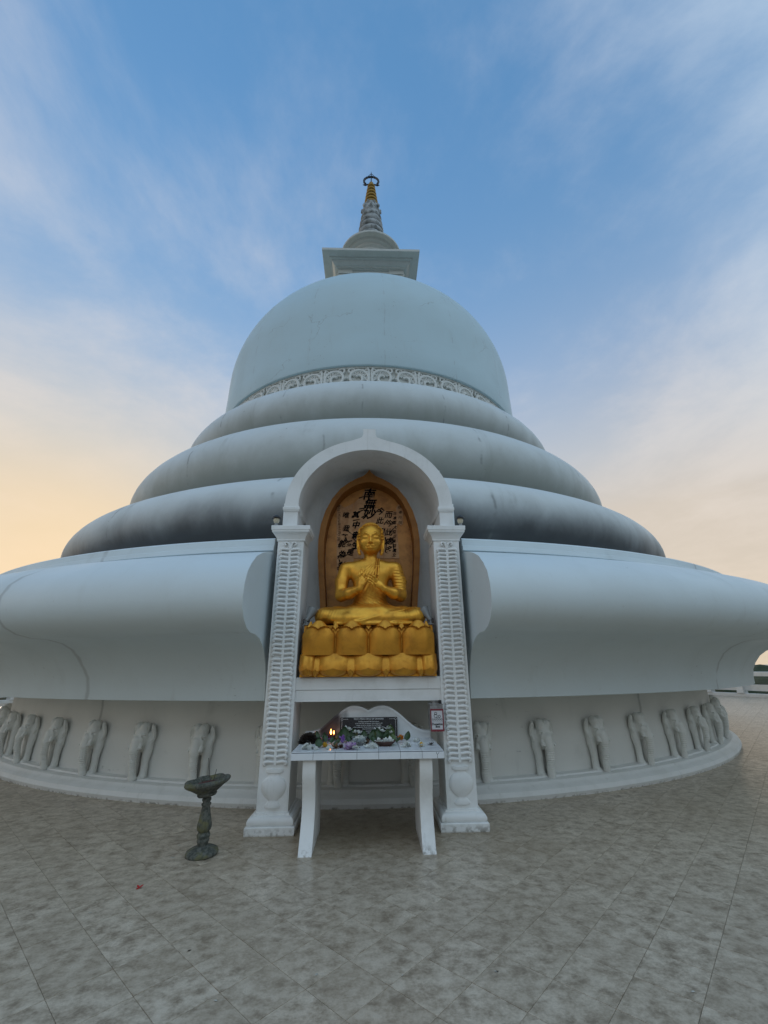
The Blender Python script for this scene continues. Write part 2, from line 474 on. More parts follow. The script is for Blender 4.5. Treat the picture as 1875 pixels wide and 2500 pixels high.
class SDF:
    def __init__(s, xs, ys, zs):
        s.xs, s.ys, s.zs = [np.asarray(a, np.float32) for a in (xs, ys, zs)]
        s.f = np.full((len(xs), len(ys), len(zs)), .5, np.float32)
    def _box(s, lo, hi):
        sl = []
        for a, l, h in zip((s.xs, s.ys, s.zs), lo, hi):
            i = np.searchsorted(a, l); j = np.searchsorted(a, h); sl.append(slice(i, max(j, i)))
        X = s.xs[sl[0]][:, None, None]; Yy = s.ys[sl[1]][None, :, None]; Z = s.zs[sl[2]][None, None, :]
        return tuple(sl), X, Yy, Z
    def _put(s, sl, d, k, sub):
        if d.size == 0: return
        f = s.f[sl]
        if sub:
            h = np.clip(.5-.5*(f+d)/k, 0, 1); s.f[sl] = f*(1-h)+(-d)*h+k*h*(1-h)
        else:
            h = np.clip(.5+.5*(f-d)/k, 0, 1); s.f[sl] = f*(1-h)+d*h-k*h*(1-h)
    def ell(s, c, r, k=.02, sub=False, rot=None):
        e = max(r)+k+.04 if rot is not None else None
        ext = [q+k+.04 for q in r] if rot is None else [e]*3
        sl, X, Yy, Z = s._box([c[i]-ext[i] for i in range(3)], [c[i]+ext[i] for i in range(3)])
        a, b, g = X-c[0], Yy-c[1], Z-c[2]
        if rot is not None:
            mt = np.array(rot.inverted().to_matrix())
            a, b, g = [mt[i, 0]*a+mt[i, 1]*b+mt[i, 2]*g for i in range(3)]
        k0 = np.sqrt((a/r[0])**2+(b/r[1])**2+(g/r[2])**2)+1e-6
        k1 = np.sqrt((a/r[0]**2)**2+(b/r[1]**2)**2+(g/r[2]**2)**2)+1e-6
        s._put(sl, k0*(k0-1)/k1, k, sub)
    def cap(s, a, b, ra, rb, k=.02, sub=False):
        e = max(ra, rb)+k+.04
        sl, X, Yy, Z = s._box([min(a[i], b[i])-e for i in range(3)], [max(a[i], b[i])+e for i in range(3)])
        ab = [b[i]-a[i] for i in range(3)]; L = sum(q*q for q in ab)+1e-9
        t = np.clip(((X-a[0])*ab[0]+(Yy-a[1])*ab[1]+(Z-a[2])*ab[2])/L, 0, 1)
        d = np.sqrt((X-a[0]-t*ab[0])**2+(Yy-a[1]-t*ab[1])**2+(Z-a[2]-t*ab[2])**2)-(ra+(rb-ra)*t)
        s._put(sl, d, k, sub)
    def chain(s, pts, rad, k=.02, sub=False):
        for i in range(len(pts)-1): s.cap(pts[i], pts[i+1], rad[i], rad[i+1], k, sub)
    def disp(s, lo, hi, fn):
        sl, X, Yy, Z = s._box(lo, hi); s.f[sl] += fn(X, Yy, Z)
    def mesh(s, name):
        V, Q = surface_nets(s.f, s.xs, s.ys, s.zs); return smooth(mesh_fast(name, V, Q))


def sstep(a, b, x):
    t = np.clip((x-a)/(b-a), 0, 1); return t*t*(3-2*t)

# ------------------------------------------------------------------ the setting: terrace, hillside, sea, far hills


def struct(o): o['kind'] = 'structure'; return o


TR = 20.9
terrace = struct(G().lathe([(TR+.35, -1.6), (TR+.35, -.02), (TR+.33, -.004)], 160).obj('terrace_floor', 'grout', ang=40))
TS, TH = .3060, R(45.6)                       # tile pitch and heading of the tile grid
ca, sa = cos(TH), sin(TH)
ox, oy = .339, Y(3.116)
g = .0008
tv = [(-TS/2+g, -TS/2+g, -.004), (TS/2-g, -TS/2+g, -.004), (TS/2-g, TS/2-g, -.004), (-TS/2+g, TS/2-g, -.004)]
tv += [(x*(1-.006), y*(1-.006), 0.) for x, y, z in tv]
tf = [(4, 5, 6, 7), (0, 1, 5, 4), (1, 2, 6, 5), (2, 3, 7, 6), (3, 0, 4, 7)]
cells = []
N = 110
for i in range(-N, N):
    for j in range(-N, N):
        u, v_ = (i+.5)*TS, (j+.5)*TS
        x, y = ox+u*ca-v_*sa, oy+u*sa+v_*ca
        r = math.hypot(x, y)
        if 9.45 < r < TR-.15: cells.append((math.hypot(x-.02, y+D), x, y))


def in_view(x, y):
    d = Vector((x-.023, y+D, -1.55)); z = d.dot(Fv)
    return z > .3 and abs(d.dot(R2)/z) < .93 and abs(d.dot(U2)/z) < 1.24


vis = sorted(c for c in cells if in_view(c[1], c[2]))
near = vis[:298]; ns = set(near)
rest = [c for c in cells if c not in ns]
tme = bpy.data.meshes.new('floor_tile'); tme.from_pydata(tv, [], tf); tme.update(); tme.materials.append(M['tile'])
for q, (d_, x, y) in enumerate(near):
    o = put('floor_tile', tme, None, terrace, (x, y, random.uniform(-.0003, .0003)), (random.gauss(0, .0007), random.gauss(0, .0007), TH))
base = np.array(tv); rot = np.array([[ca, -sa, 0], [sa, ca, 0], [0, 0, 1]])
bt = base @ rot.T
cen = np.array([(x, y, 0) for d_, x, y in rest])
cen[:, 2] = rng.uniform(-.0002, .0002, len(cen))
V = (cen[:, None, :]+bt[None]).reshape(-1, 3)
Q = (np.arange(len(cen))[:, None, None]*8+np.array(tf)[None]).reshape(-1, 4)
me = mesh_fast('far_floor_tile', V, Q)
o = put('far_floor_tile', me, 'tile', terrace); o['kind'] = 'stuff'

SEA = -42.
M['sea'] = mat('sea_water', (.22, .27, .32), .3, build=lambda h, b: bump(h, b, h.noise(pos(h), .12, 5), .06, .5))
struct(G().add([(-40000, -40000, SEA), (40000, -40000, SEA), (40000, 40000, SEA), (-40000, 40000, SEA)], [(0, 1, 2, 3)]).obj('sea', 'sea'))
M['slope'] = speckle('wooded_slope', (.035, .05, .022), (.09, .085, .04), .95, .5, .4, .62, .8, .6, third=(.14, .10, .06))
V = []; nA, nR = 120, 22
for i in range(nR):
    for j in range(nA):
        t = i/(nR-1); rr = TR+.4+t**1.6*170; a = 2*pi*j/nA
        z = -.6+1.75*min(1, i/2)-max(0, t-.13)*55+(abs(rng.normal())*.35 if i > 0 else 0)*(1+4*t)
        V.append((rr*cos(a), rr*sin(a), z))
Q = [(i*nA+j, i*nA+(j+1) % nA, (i+1)*nA+(j+1) % nA, (i+1)*nA+j) for i in range(nR-1) for j in range(nA)]
struct(put('hillside', mesh_fast('hillside', np.array(V), np.array(Q)), 'slope'))
M['hill'] = speckle('far_forest', (.075, .085, .115), (.09, .10, .13), 1., .01, .4, .6, .2, 5.)  # distance haze put into the bluish colour; no air volume is built
V = []; nA, nR = 160, 7
for i in range(nR):
    for j in range(nA):
        t = i/(nR-1); a = R(18)+R(80)*j/(nA-1); rr = 4300+1500*t
        hgt = sin(pi*t)*(46+22*sin(a*23)+14*sin(a*51+1)+8*sin(a*97+2))*min(1, j/8, (nA-1-j)/8)
        V.append((rr*sin(a), rr*cos(a), SEA-1+max(hgt, 0)+ (0 if i in (0, nR-1) else 2*rng.random())))
Q = [(i*nA+j, i*nA+j+1, (i+1)*nA+j+1, (i+1)*nA+j) for i in range(nR-1) for j in range(nA-1)]
struct(put('far_hills', smooth(mesh_fast('far_hills', np.array(V), np.array(Q))), 'hill'))

# balustrade round the terrace
bal = empty('balustrade')
tag(bal, 'low white concrete balustrade edging the round terrace, dark gaps between its rails', 'balustrade')
RB = 20.72
for nm, z0, z1, r0, r1 in (('bottom_rail', 0., .15, RB-.16, RB+.16), ('middle_rail', .28, .58, RB-.05, RB+.05), ('top_rail', .98, 1.19, RB-.19, RB+.19)):
    G().ring([(r0, z0), (r1, z0), (r1, z1-.02), (r1-.02, z1), (r0+.02, z1), (r0, z1-.02)], 144).obj(nm, 'rail', bal, 30)
post = G().loft([[(-w_, -d_, z), (w_, -d_, z), (w_, d_, z), (-w_, d_, z)] for w_, d_, z in ((.16, .20, .15), (.135, .16, .5), (.10, .12, .98))]).mesh('post')
NP = 84
for k in range(NP):
    a = 2*pi*k/NP
    put('post', post, 'rail', bal, (RB*sin(a), RB*cos(a), 0), (0, 0, -a))

# ------------------------------------------------------------------ the stupa
st = empty('stupa')
tag(st, 'huge white dome stupa with stacked round rings, flared skirt and ringed spire', 'stupa')
G().ring([(9.0, -.01), (9.70, -.01), (9.72, .05), (9.70, .10), (9.66, .125), (9.62, .14), (9.60, .168), (9.58, .175), (9.50, .178), (9.49, .198), (9.30, .202), (9.0, .2)], 256).obj('plinth', 'plinth', st, 35)
G().ring([(8.6, .19), (9.37, .19), (9.36, 1.40), (8.6, 1.40)], 256).obj('drum_wall', 'wall', st, 35)

C = 1.212                                    # half width of the slot cut through the skirt for the shrine
flare = [(9.30, 1.225), (10.17, 1.195), (10.20, 1.20), (10.205, 1.30), (10.235, 1.45), (10.30, 1.58), (10.40, 1.71), (10.52, 1.80), (10.68, 1.865), (10.86, 1.895), (10.93, 1.897),
         (11.08, 1.90), (11.22, 1.935), (11.34, 2.0), (11.42, 2.09), (11.45, 2.2), (11.44, 2.33), (11.38, 2.47), (11.27, 2.58), (11.10, 2.70), (10.86, 2.80), (10.62, 2.875), (10.37, 2.945), (9.30, 2.95)]
band = [(9.3, 2.94), (10.372, 2.952), (10.385, 2.96), (10.37, 3.02), (10.352, 3.03), (10.34, 3.115), (10.32, 3.135), (8.3, 3.16)]


def slotted(prof, n):
    gg = G(); k = len(prof); v = []
    for j in range(n):
        for r, z in prof:
            t0 = math.asin(C/r); a = t0+(2*pi-2*t0)*j/(n-1)
            v.append((r*sin(a), -r*cos(a), z))
    f = [(j*k+i, j*k+(i+1) % k, (j+1)*k+(i+1) % k, (j+1)*k+i) for j in range(n-1) for i in range(k)]
    f += [tuple(range(k)), tuple((n-1)*k+i for i in range(k))[::-1]]
    return gg.add(v, f)


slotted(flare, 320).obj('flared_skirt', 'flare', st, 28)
slotted(band, 320).obj('parapet_band', 'flare', st, 28)


def torus(rc, zc, a, b, n=40):
    return [(rc+a*cos(2*pi*i/n), zc+b*sin(2*pi*i/n)) for i in range(n)]


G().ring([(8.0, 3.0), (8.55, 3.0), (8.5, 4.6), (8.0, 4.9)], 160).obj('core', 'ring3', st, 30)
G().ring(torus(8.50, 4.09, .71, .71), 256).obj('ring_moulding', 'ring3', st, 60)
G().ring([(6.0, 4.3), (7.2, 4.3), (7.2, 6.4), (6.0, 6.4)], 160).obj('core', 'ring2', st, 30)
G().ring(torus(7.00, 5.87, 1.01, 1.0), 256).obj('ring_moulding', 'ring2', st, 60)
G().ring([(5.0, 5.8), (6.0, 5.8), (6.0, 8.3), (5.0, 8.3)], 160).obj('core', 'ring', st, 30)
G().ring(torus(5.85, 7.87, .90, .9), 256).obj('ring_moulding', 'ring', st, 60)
G().ring([(5.0, 8.0), (5.60, 8.0), (5.60, 9.7), (5.0, 9.7)], 192).obj('frieze_ground', 'harm', st, 30)
dome = [(5.62, 9.66), (5.735, 9.66), (5.75, 9.70), (5.74, 10.3), (5.72, 11.0), (5.712, 11.59)]
for i in range(1, 41):
    a = pi/2*i/41; dome.append((5.712*cos(a), 11.59+4.996*sin(a)))
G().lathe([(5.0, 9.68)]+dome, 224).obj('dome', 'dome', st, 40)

# frieze of scrolls round the foot of the dome


def spiral(cx, cz, r0, r1, a0, a1, n=16):
    return [(cx+(r0+(r1-r0)*i/(n-1))*cos(a0+(a1-a0)*i/(n-1)), 0, cz+(r0+(r1-r0)*i/(n-1))*sin(a0+(a1-a0)*i/(n-1))) for i in range(n)]


NF = 52
cw = 2*pi*5.62/NF


def scroll_mesh(flip):
    gg = G()
    def T(p, r0, r1):
        k = len(p); rad = [r0+(r1-r0)*i/(k-1) for i in range(k)]
        gg.tube([((-x if flip else x), -.02-.025*(i/k), z) for i, (x, y, z) in enumerate(p)], [q*1.12 for q in rad], 6)
    T(spiral(.02, .02, .33, .06, R(205), R(205-520), 26), .052, .034)      # big volute
    T(spiral(-.17, -.24, .15, .03, R(60), R(60+420), 16), .034, .026)      # lower curl
    T(spiral(.21, .27, .12, .02, R(200), R(200-430), 15), .034, .028)      # upper curl
    T(spiral(.24, -.24, .12, .02, R(150), R(150-420), 14), .03, .024)
    T(spiral(-.26, .25, .10, .02, R(-40), R(-40+400), 14), .03, .026)
    T([(-.30, 0, -.36), (-.27, 0, -.1), (-.31, 0, .15), (-.27, 0, .36)], .04, .034)
    for a in range(5):
        q = R(30+a*38); T([(.02+.2*cos(q), 0, .02+.2*sin(q)), (.02+.28*cos(q+.25), 0, .02+.28*sin(q+.25))], .03, .022)
    for q in range(7):
        a_ = R(215-q*24); T([(.02+.13*cos(a_), 0, .02+.13*sin(a_)), (.02+.20*cos(a_-.5), 0, .02+.20*sin(a_-.5)), (.02+.25*cos(a_-.75), 0, .02+.25*sin(a_-.75))], .028, .016)
    for bx, bz in ((-.12, .30), (.16, .12), (-.1, -.12), (.2, -.08), (-.2, .02)):
        T([(bx-.04, 0, bz-.02), (bx, 0, bz+.02), (bx+.04, 0, bz-.01)], .032, .022)
    for bx, bz in ((.03, .36), (.12, -.33), (-.06, -.36), (.31, .02), (.3, .37)):
        T([(bx-.03, 0, bz), (bx, 0, bz+.01), (bx+.03, 0, bz)], .034, .03)
    return gg.mesh('scroll', 60)


sm_ = [scroll_mesh(False), scroll_mesh(True)]
fz = G().ring([(5.58, 9.60), (5.66, 9.60), (5.66, 9.66), (5.58, 9.66)], 192).obj('frieze', 'harm', st, 30)
for k in range(NF):
    a = 2*pi*(k+.5)/NF
    put('scroll', sm_[k % 2], 'eleph', fz, (5.60*sin(a), -5.60*cos(a), 9.245), (0, 0, a))

# elephants carved in relief round the drum
h_ = .0072
Eu = __import__('mathutils').Euler
e = SDF(np.arange(-.22, .22, h_), np.arange(-.34, .06, h_), np.arange(-.02, .74, h_))
e.ell((0, -.04, .47), (.10, .10, .17), .02)
for s_ in (-1, 1):
    # front legs with knees and broad feet
    e.chain([(s_*.078, -.03, .5), (s_*.088, -.05, .34), (s_*.078, -.058, .22), (s_*.076, -.055, .12), (s_*.078, -.062, .04)], [.07, .064, .05, .047, .055], .012)
    e.ell((s_*.078, -.075, .014), (.062, .066, .036), .01)
# head: two domes, broad brow narrowing to the trunk
e.ell((0, -.12, .51), (.098, .095, .135), .02)
for s_ in (-1, 1):
    e.ell((s_*.046, -.115, .618), (.056, .082, .070), .016)
    e.ell((s_*.052, -.185, .475), (.040, .036, .055), .02)
e.cap((0, -.20, .70), (0, -.215, .56), .016, .006, .014, True)
e.chain([(0, -.20, .46), (0, -.228, .36), (0, -.222, .22), (0, -.19, .10), (.012, -.175, .02)], [.068, .060, .050, .045, .050], .018)
for s_ in (-1, 1):
    # ear: a drooping flap with a hollow, cut clear of the cheek
    e.ell((s_*.145, -.055, .56), (.034, .052, .105), .004, rot=Eu((R(8), s_*R(-12), s_*R(38))).to_quaternion())
    e.ell((s_*.135, -.06, .455), (.026, .036, .060), .01, rot=Eu((0, s_*R(14), s_*R(38))).to_quaternion())
    e.ell((s_*.158, -.098, .565), (.018, .030, .072), .006, True, rot=Eu((R(8), s_*R(-12), s_*R(38))).to_quaternion())
    e.cap((s_*.108, -.135, .62), (s_*.112, -.12, .43), .012, .012, .006, True)
    # tusk and its sheath
    e.chain([(s_*.060, -.175, .43), (s_*.088, -.215, .385), (s_*.080, -.255, .375)], [.034, .024, .010], .006)
    e.chain([(s_*.045, -.225, .40), (s_*.085, -.19, .352)], [.007, .010], .006, True)
    e.ell((s_*.080, -.185, .515), (.018, .022, .011), .006, True)
    e.cap((s_*.062, -.205, .535), (s_*.10, -.165, .54), .008, .008, .008)
e.disp((-.09, -.32, .04), (.09, -.14, .38), lambda X, Yy, Z: .005*np.sin(Z*2*pi/.027)*sstep(.07, .11, Z)*(1-sstep(.32, .38, Z))*sstep(-.17, -.205, Yy))
em = e.mesh('elephant')
em.transform(Matrix.Diagonal((1, .86, 1, 1)))
for k in range(64):
    a = 2*pi*(k+.5)/64+R(.5)
    put('elephant', em, 'eleph', st, (9.37*sin(a), -9.37*cos(a), .185), (0, 0, a))

# harmika, square box above the dome
hb = 1.46
hk = G().box(-hb+.02, hb-.02, -hb+.02, hb-.02, 16.2, 18.46).obj('box_tower', 'harm', st)
for s4 in range(4):
    rz = s4*pi/2
    for sx in (-1, 1):
        x0, x1 = (-1.48, -.82) if sx < 0 else (.82, 1.48)
        gg = G().box(x0, x1, -1.485, -1.40, 16.3, 18.40); gg.obj('corner_pilaster', 'harm', hk, rot=(0, 0, rz))
        for q in range(9):
            z = 16.55+q*.2
            G().box(x0+.03, x1-.03, -1.53, -1.48, z, z+.10).obj('louvre', 'harm', hk, rot=(0, 0, rz))
        gx = -.74 if sx < 0 else .50
        gl = G()
        for q in range(4): gl.box(gx+q*.075, gx+q*.075+.02, -1.475, -1.43, 16.4, 18.3)
        for q in range(12): gl.box(gx, gx+.245, -1.47, -1.435, 16.45+q*.15, 16.47+q*.15)
        gl.obj('lattice', 'harm', hk, rot=(0, 0, rz))
G().rloft(-hb, hb, -hb, hb, [(.0, 18.40), (.05, 18.40), (.05, 18.45), (.11, 18.45), (.11, 18.50), (.17, 18.52), (.22, 18.56), (.27, 18.62), (.30, 18.70), (.38, 18.70), (.39, 18.755), (.67, 18.77), (.69, 18.78), (.69, 18.90), (.67, 18.915), (.3, 18.93)]).obj('cornice', 'harm', st)
G().lathe([(.95, 18.9), (.95, 20.35), (1.02, 20.40), (1.02, 20.50), (1.10, 20.56), (1.12, 20.68), (1.25, 20.72), (1.28, 20.80), (1.30, 20.82), (1.50, 20.82), (1.52, 20.84), (1.52, 20.94), (1.50, 20.96), (.8, 21.0)], 96).obj('round_cap', 'harm', st, 30)
rs = lambda z: .61+(22.95-z)*.1155
z = 20.98
while z < 23.85:
    r = rs(z)
    G().ring([(r-.16+.17*cos(2*pi*i/16), z+.21+.20*sin(2*pi*i/16)) for i in range(16)]+[], 48).obj('spire_ring', 'spire', st, 60)
    z += .43
G().lathe([(.70, 20.95), (.45, 24.4)], 40).obj('spire_core', 'spire', st, 40)
slv = G().lathe([(.42, 23.95), (.485, 24.06), (.475, 24.38), (.445, 24.42), (.43, 24.62), (.40, 24.66), (.36, 24.86), (.2, 24.9)], 40).obj('spire_sleeve', 'spire', st, 40)
for q in range(8):
    a = q*pi/4
    G().lathe([(.02, -.16), (.065, -.1), (.05, .02), (.06, .06), (.045, .13), (.01, .18)], 10, (.49*sin(a), .49*cos(a), 24.42)).obj('figurine', 'spire', slv, 60)
    G().lathe([(.02, -.12), (.05, -.05), (.045, .06), (.01, .12)], 10, (.44*sin(a+.39), .44*cos(a+.39), 24.66)).obj('figurine', 'spire', slv, 60)
for q in range(6):
    z = 24.78+q*.30; r = .385-(z-24.8)*.118
    G().ring([(r-.12+.125*cos(2*pi*i/14), z+.08+.12*sin(2*pi*i/14)) for i in range(14)], 40).obj('gilded_ring', 'gold3', st, 60)
G().lathe([(.30, 24.8), (.12, 26.66)], 32).obj('spire_tip', 'gold3', st, 40)
fin = G().tube([(0, 0, 26.5), (0, 0, 27.45), (0, 0, 27.68)], [.03, .026, .006], 8).obj('finial_rod', 'iron', st)
pa = [(.40*cos(R(-38)+R(256)*i/28), 0, 26.86+.37*sin(R(-38)+R(256)*i/28)) for i in range(29)]
G().tube(pa, [.045+.022*abs(sin(i*1.3)) for i in range(29)], 6).obj('wreath', 'iron', fin)
for s_ in (-1, 1):
    G().tube([(s_*.05, 0, 26.66), (s_*.22, 0, 26.58), (s_*.34, 0, 26.53), (s_*.46, 0, 26.56)], [.025, .04, .05, .015], 6).obj('wreath_curl', 'iron', fin)
    G().tube([(0, 0, 27.52), (s_*.28, 0, 27.14)], .014, 5).obj('strut', 'iron', fin)
    G().tube([(0, 0, 27.52), (0, s_*.28, 27.14)], .014, 5).obj('strut', 'iron', fin)

# ------------------------------------------------------------------ the shrine
sh = empty('shrine_niche', (0, Y(5.2), 0))
tag(sh, 'white arched shrine niche with brown ogee alcove set into the stupa front', 'shrine')
sh.location = (0, 0, 0)


def arc(w, rise, n=40, z0=3.53):
    return [(w*cos(pi*i/n), z0+rise*sin(pi*i/n)) for i in range(n+1)]


def ring_prism(outer, inner, y0, y1):
    gg = G(); n = len(outer); v = []
    for y in (y0, y1):
        v += [(x, y, z) for x, z in outer]+[(x, y, z) for x, z in inner]
    f = []
    for i in range(n-1):
        f += [(i, i+1, n+i+1, n+i), (2*n+i, 3*n+i, 3*n+i+1, 2*n+i+1), (i, 2*n+i, 2*n+i+1, i+1), (n+i, n+i+1, 3*n+i+1, 3*n+i)]
    f += [(0, n, 3*n, 2*n), (n-1, 3*n-1, 4*n-1, 2*n-1)]
    return gg.add(v, f)


def arch_out(w, rise, n=60):
    pts = []
    for x, z in arc(w, rise, n):
        k = abs(x)
        if k < .30: z += .085*max(0, (1-k/.30))**2.0
        pts.append((x, z))
    return pts


ring_prism(arch_out(1.09, .98), arc(.915, .815, 60), Y(5.10), Y(5.28)).obj('arch', 'white', sh, 40)
G().loft([[(-w_, Y(5.102), z), (w_, Y(5.102), z), (w_, Y(5.26), z), (-w_, Y(5.26), z)] for w_, z in ((.125, 4.50), (.098, 4.555), (.082, 4.60), (.086, 4.655), (.088, 4.672))]).obj('finial', 'white_low', sh)
ring_prism(arc(1.074, .965, 60), arc(.918, .818, 60), Y(5.28), Y(6.5)).obj('vault', 'white', sh, 40)
for s_ in (-1, 1):
    x0, x1 = sorted((s_*.915, s_*1.085))
    G().rloft(x0, x1, Y(5.105), Y(5.6), [(0, 3.22), (0, 3.44), (.012, 3.445), (.022, 3.47), (.022, 3.50), (.008, 3.51), (.008, 3.532)]).obj('impost', 'white', sh)
    x0, x1 = sorted((s_*.918, s_*1.205))
    G().box(x0, x1, Y(5.42), Y(6.45), 1.25, 3.28).obj('side_wall', 'white', sh)
    x0, x1 = sorted((s_*1.03, s_*1.208))
    G().box(x0, x1, Y(5.6), Y(6.5), 3.28, 3.75).obj('shoulder', 'white', sh)
G().box(-1.10, 1.10, Y(5.95), Y(6.1), 1.25, 4.45).obj('back_wall', 'white', sh)
# quarter-round where side walls and vault turn into the back wall
nn = 60
ob = [(.92, 1.30)]+arc(.92, .82, nn)+[(-.92, 1.30)]
gg = G(); v = []
for i in range(7):
    a = pi/2*i/6; k = .16*(1-cos(a)); yy = 5.95-.16*(1-sin(a))
    kk = (.92-k)/.92
    v += [(x*kk, Y(yy)-.002, (z if z < 3.53 else 3.53+(z-3.53)*(.82-k)/.82)) for x, z in ob]
n = len(ob)
gg.add(v, [(i*n+j, i*n+j+1, (i+1)*n+j+1, (i+1)*n+j) for i in range(6) for j in range(n-1)])
gg.obj('cove', 'white', sh, 60)
# sill beam and floor under the statue
G().box(-.93, .93, Y(5.135), Y(5.98), 1.20, 1.318).obj('sill_beam', 'white_low', sh)
G().rloft(-.93, .93, Y(5.125), Y(5.97), [(0, 1.322), (0, 1.44), (-.006, 1.452)]).obj('sill_fascia', 'white', sh)

# ogee alcove behind the statue
AO = [(0, 4.34), (.035, 4.285), (.09, 4.235), (.19, 4.19), (.30, 4.125), (.42, 4.03), (.54, 3.87), (.63, 3.68), (.69, 3.47), (.715, 3.25), (.712, 3.0), (.69, 2.75), (.665, 2.5), (.645, 2.25), (.635, 1.5)]
AI = [(0, 4.135), (.05, 4.13), (.12, 4.115), (.20, 4.085), (.29, 4.035), (.385, 3.955), (.475, 3.83), (.555, 3.66), (.605, 3.46), (.632, 3.25), (.632, 3.0), (.615, 2.75), (.59, 2.5), (.57, 2.25), (.56, 1.5)]
full = lambda P: [(-x, z) for x, z in P[::-1]]+P[1:]
ring_prism(full(AO), full(AI), Y(5.70), Y(5.96)).obj('alcove_frame', 'alcove_frame', sh, 35)
G().prism(full([(x*.995, z) for x, z in AI]), Y(5.935), Y(5.97)).obj('alcove_panel', 'alcove', sh)
# pale paper strips pasted on the panel
YP = 5.935


def strip(pts, k, m='strip', d=.006):
    return G().prism(pts, Y(YP-d-k*.0015), Y(YP+.002)).obj('paper_strip', m, sh)


def A2(a, b, dep=YP-.01):                    # photo crop -> x,z on the panel plane
    u, v_ = 650+a*.30285, 1030+b*.30285
    d = Fv+(u-937.5)/1026.26*R2-(v_-1250)/1026.26*U2
    t = dep/d.y
    return (.023+d.x*t, 1.55+d.z*t)


strip([A2(568, 1240), A2(568, 690), A2(575, 662), A2(590, 660), A2(630, 690), A2(704, 655), A2(704, 1240)], 0)
strip([A2(706, 1100), A2(708, 655), A2(735, 628), A2(770, 600), A2(800, 540), A2(860, 540), A2(870, 690), A2(945, 715), A2(945, 1100)], 1)
strip([A2(948, 1100), A2(948, 712), A2(975, 720), A2(1046, 722), A2(1072, 1100)], 2)
strip([A2(1048, 815), A2(1048, 690), A2(1060, 665), A2(1095, 664), A2(1106, 700), A2(1100, 825), A2(1085, 835)], 3)


def text_mesh(body, size, shear=0., off=0., sx=1.):
    cu = bpy.data.curves.new('lettering', 'FONT')
    cu.body = body; cu.size = size; cu.align_x = 'CENTER'; cu.align_y = 'CENTER'; cu.shear = shear; cu.offset = off
    cu.resolution_u = 3
    o = bpy.data.objects.new('lettering', cu); col.objects.link(o)
    bpy.context.view_layer.update()
    dg = bpy.context.evaluated_depsgraph_get()
    me = bpy.data.meshes.new_from_object(o.evaluated_get(dg))
    bpy.data.objects.remove(o); bpy.data.curves.remove(cu)
    return me


def letters(chars, m, parent, y, name='character'):
    """chars = [(text, x, z, size, shear, weight)] -> flat printed marks facing the viewer, one object each"""
    for ch, x, z, s_, shr, wt_ in chars:
        me = text_mesh(ch, s_, shr, wt_)
        gg = G().add([(p.co.x, 0, p.co.y) for p in me.vertices], [tuple(p.vertices) for p in me.polygons])
        bpy.data.meshes.remove(me)
        gg.obj(name, m, parent, None, (x, y, z))


chars = []
for txt, a, b0, b1, sz, wt_ in (('南無妙', 828, 590, 745, .155, .004), ('今此', 912, 725, 800, .098, .002), ('三界皆', 918, 880, 1030, .08, .002),
                               ('而今此處多', 985, 752, 1035, .098, .002), ('日本國大僧正寶塔建立', 1032, 740, 1075, .046, .001), ('恭奉行院', 1078, 690, 815, .045, .0),
                               ('其中衆生', 718, 752, 1000, .10, .004), ('唯我', 640, 755, 860, .088, .002), ('一人', 630, 915, 958, .075, .002),
                               ('悉是', 668, 985, 1055, .08, .002), ('能為救', 604, 985, 1165, .10, .002), ('建立一九七七年十二月二日', 586, 682, 950, .038, .0)):
    for i, ch in enumerate(txt):
        b_ = b0+(b1-b0)*i/max(1, len(txt)-1)
        x, z = A2(a+random.uniform(-4, 4), b_)
        chars.append((ch, x, z, sz*random.uniform(1.12, 1.3), random.uniform(.1, .35), wt_))
letters(chars, 'ink', sh, Y(YP-.0135))
for st_ in ([(748, 616), (775, 606), (805, 600)], [(750, 702), (800, 694), (850, 690), (888, 688)], [(748, 724), (780, 712), (805, 706)], [(832, 545), (828, 575), (830, 610)], [(878, 735), (905, 705), (940, 738)], [(768, 772), (800, 752), (825, 740)],
            [(950, 828), (978, 790), (1010, 828)], [(955, 860), (950, 890), (955, 905)], [(1000, 900), (1015, 870), (1040, 850)], [(1020, 960), (1025, 1010), (1040, 1050), (1048, 1042)], [(960, 930), (968, 990), (960, 1050), (985, 1060)],
            [(620, 905), (640, 915), (632, 930)], [(640, 930), (650, 955), (665, 975)], [(585, 985), (590, 1020)], [(630, 870), (660, 880), (690, 905)], [(700, 795), (730, 790), (755, 785)], [(590, 1060), (610, 1080), (630, 1090)], [(588, 1110), (600, 1150), (590, 1190)], [(700, 1025), (740, 1018)], [(700, 935), (720, 960), (745, 985)]):
    P_ = [A2(a_, b_) for a_, b_ in st_]
    G().tube([(x, Y(YP-.0135), z) for x, z in P_], [.008]+[.0065]*(len(P_)-2)+[.002], 6).obj('brush_stroke', 'ink', sh)
# thin loose cable down the right inner wall
cab = [(.875, 5.40, 3.20), (.872, 5.42, 2.9), (.878, 5.44, 2.6), (.874, 5.43, 2.42), (.868, 5.38, 2.3), (.862, 5.36, 2.24)]
tag(G().tube([(x+.036, Y(y_+.02), z) for x, y_, z in cab], .004, 5).obj('loose_cable', 'black'), 'thin black cable hanging down the inner wall of the niche', 'cable')

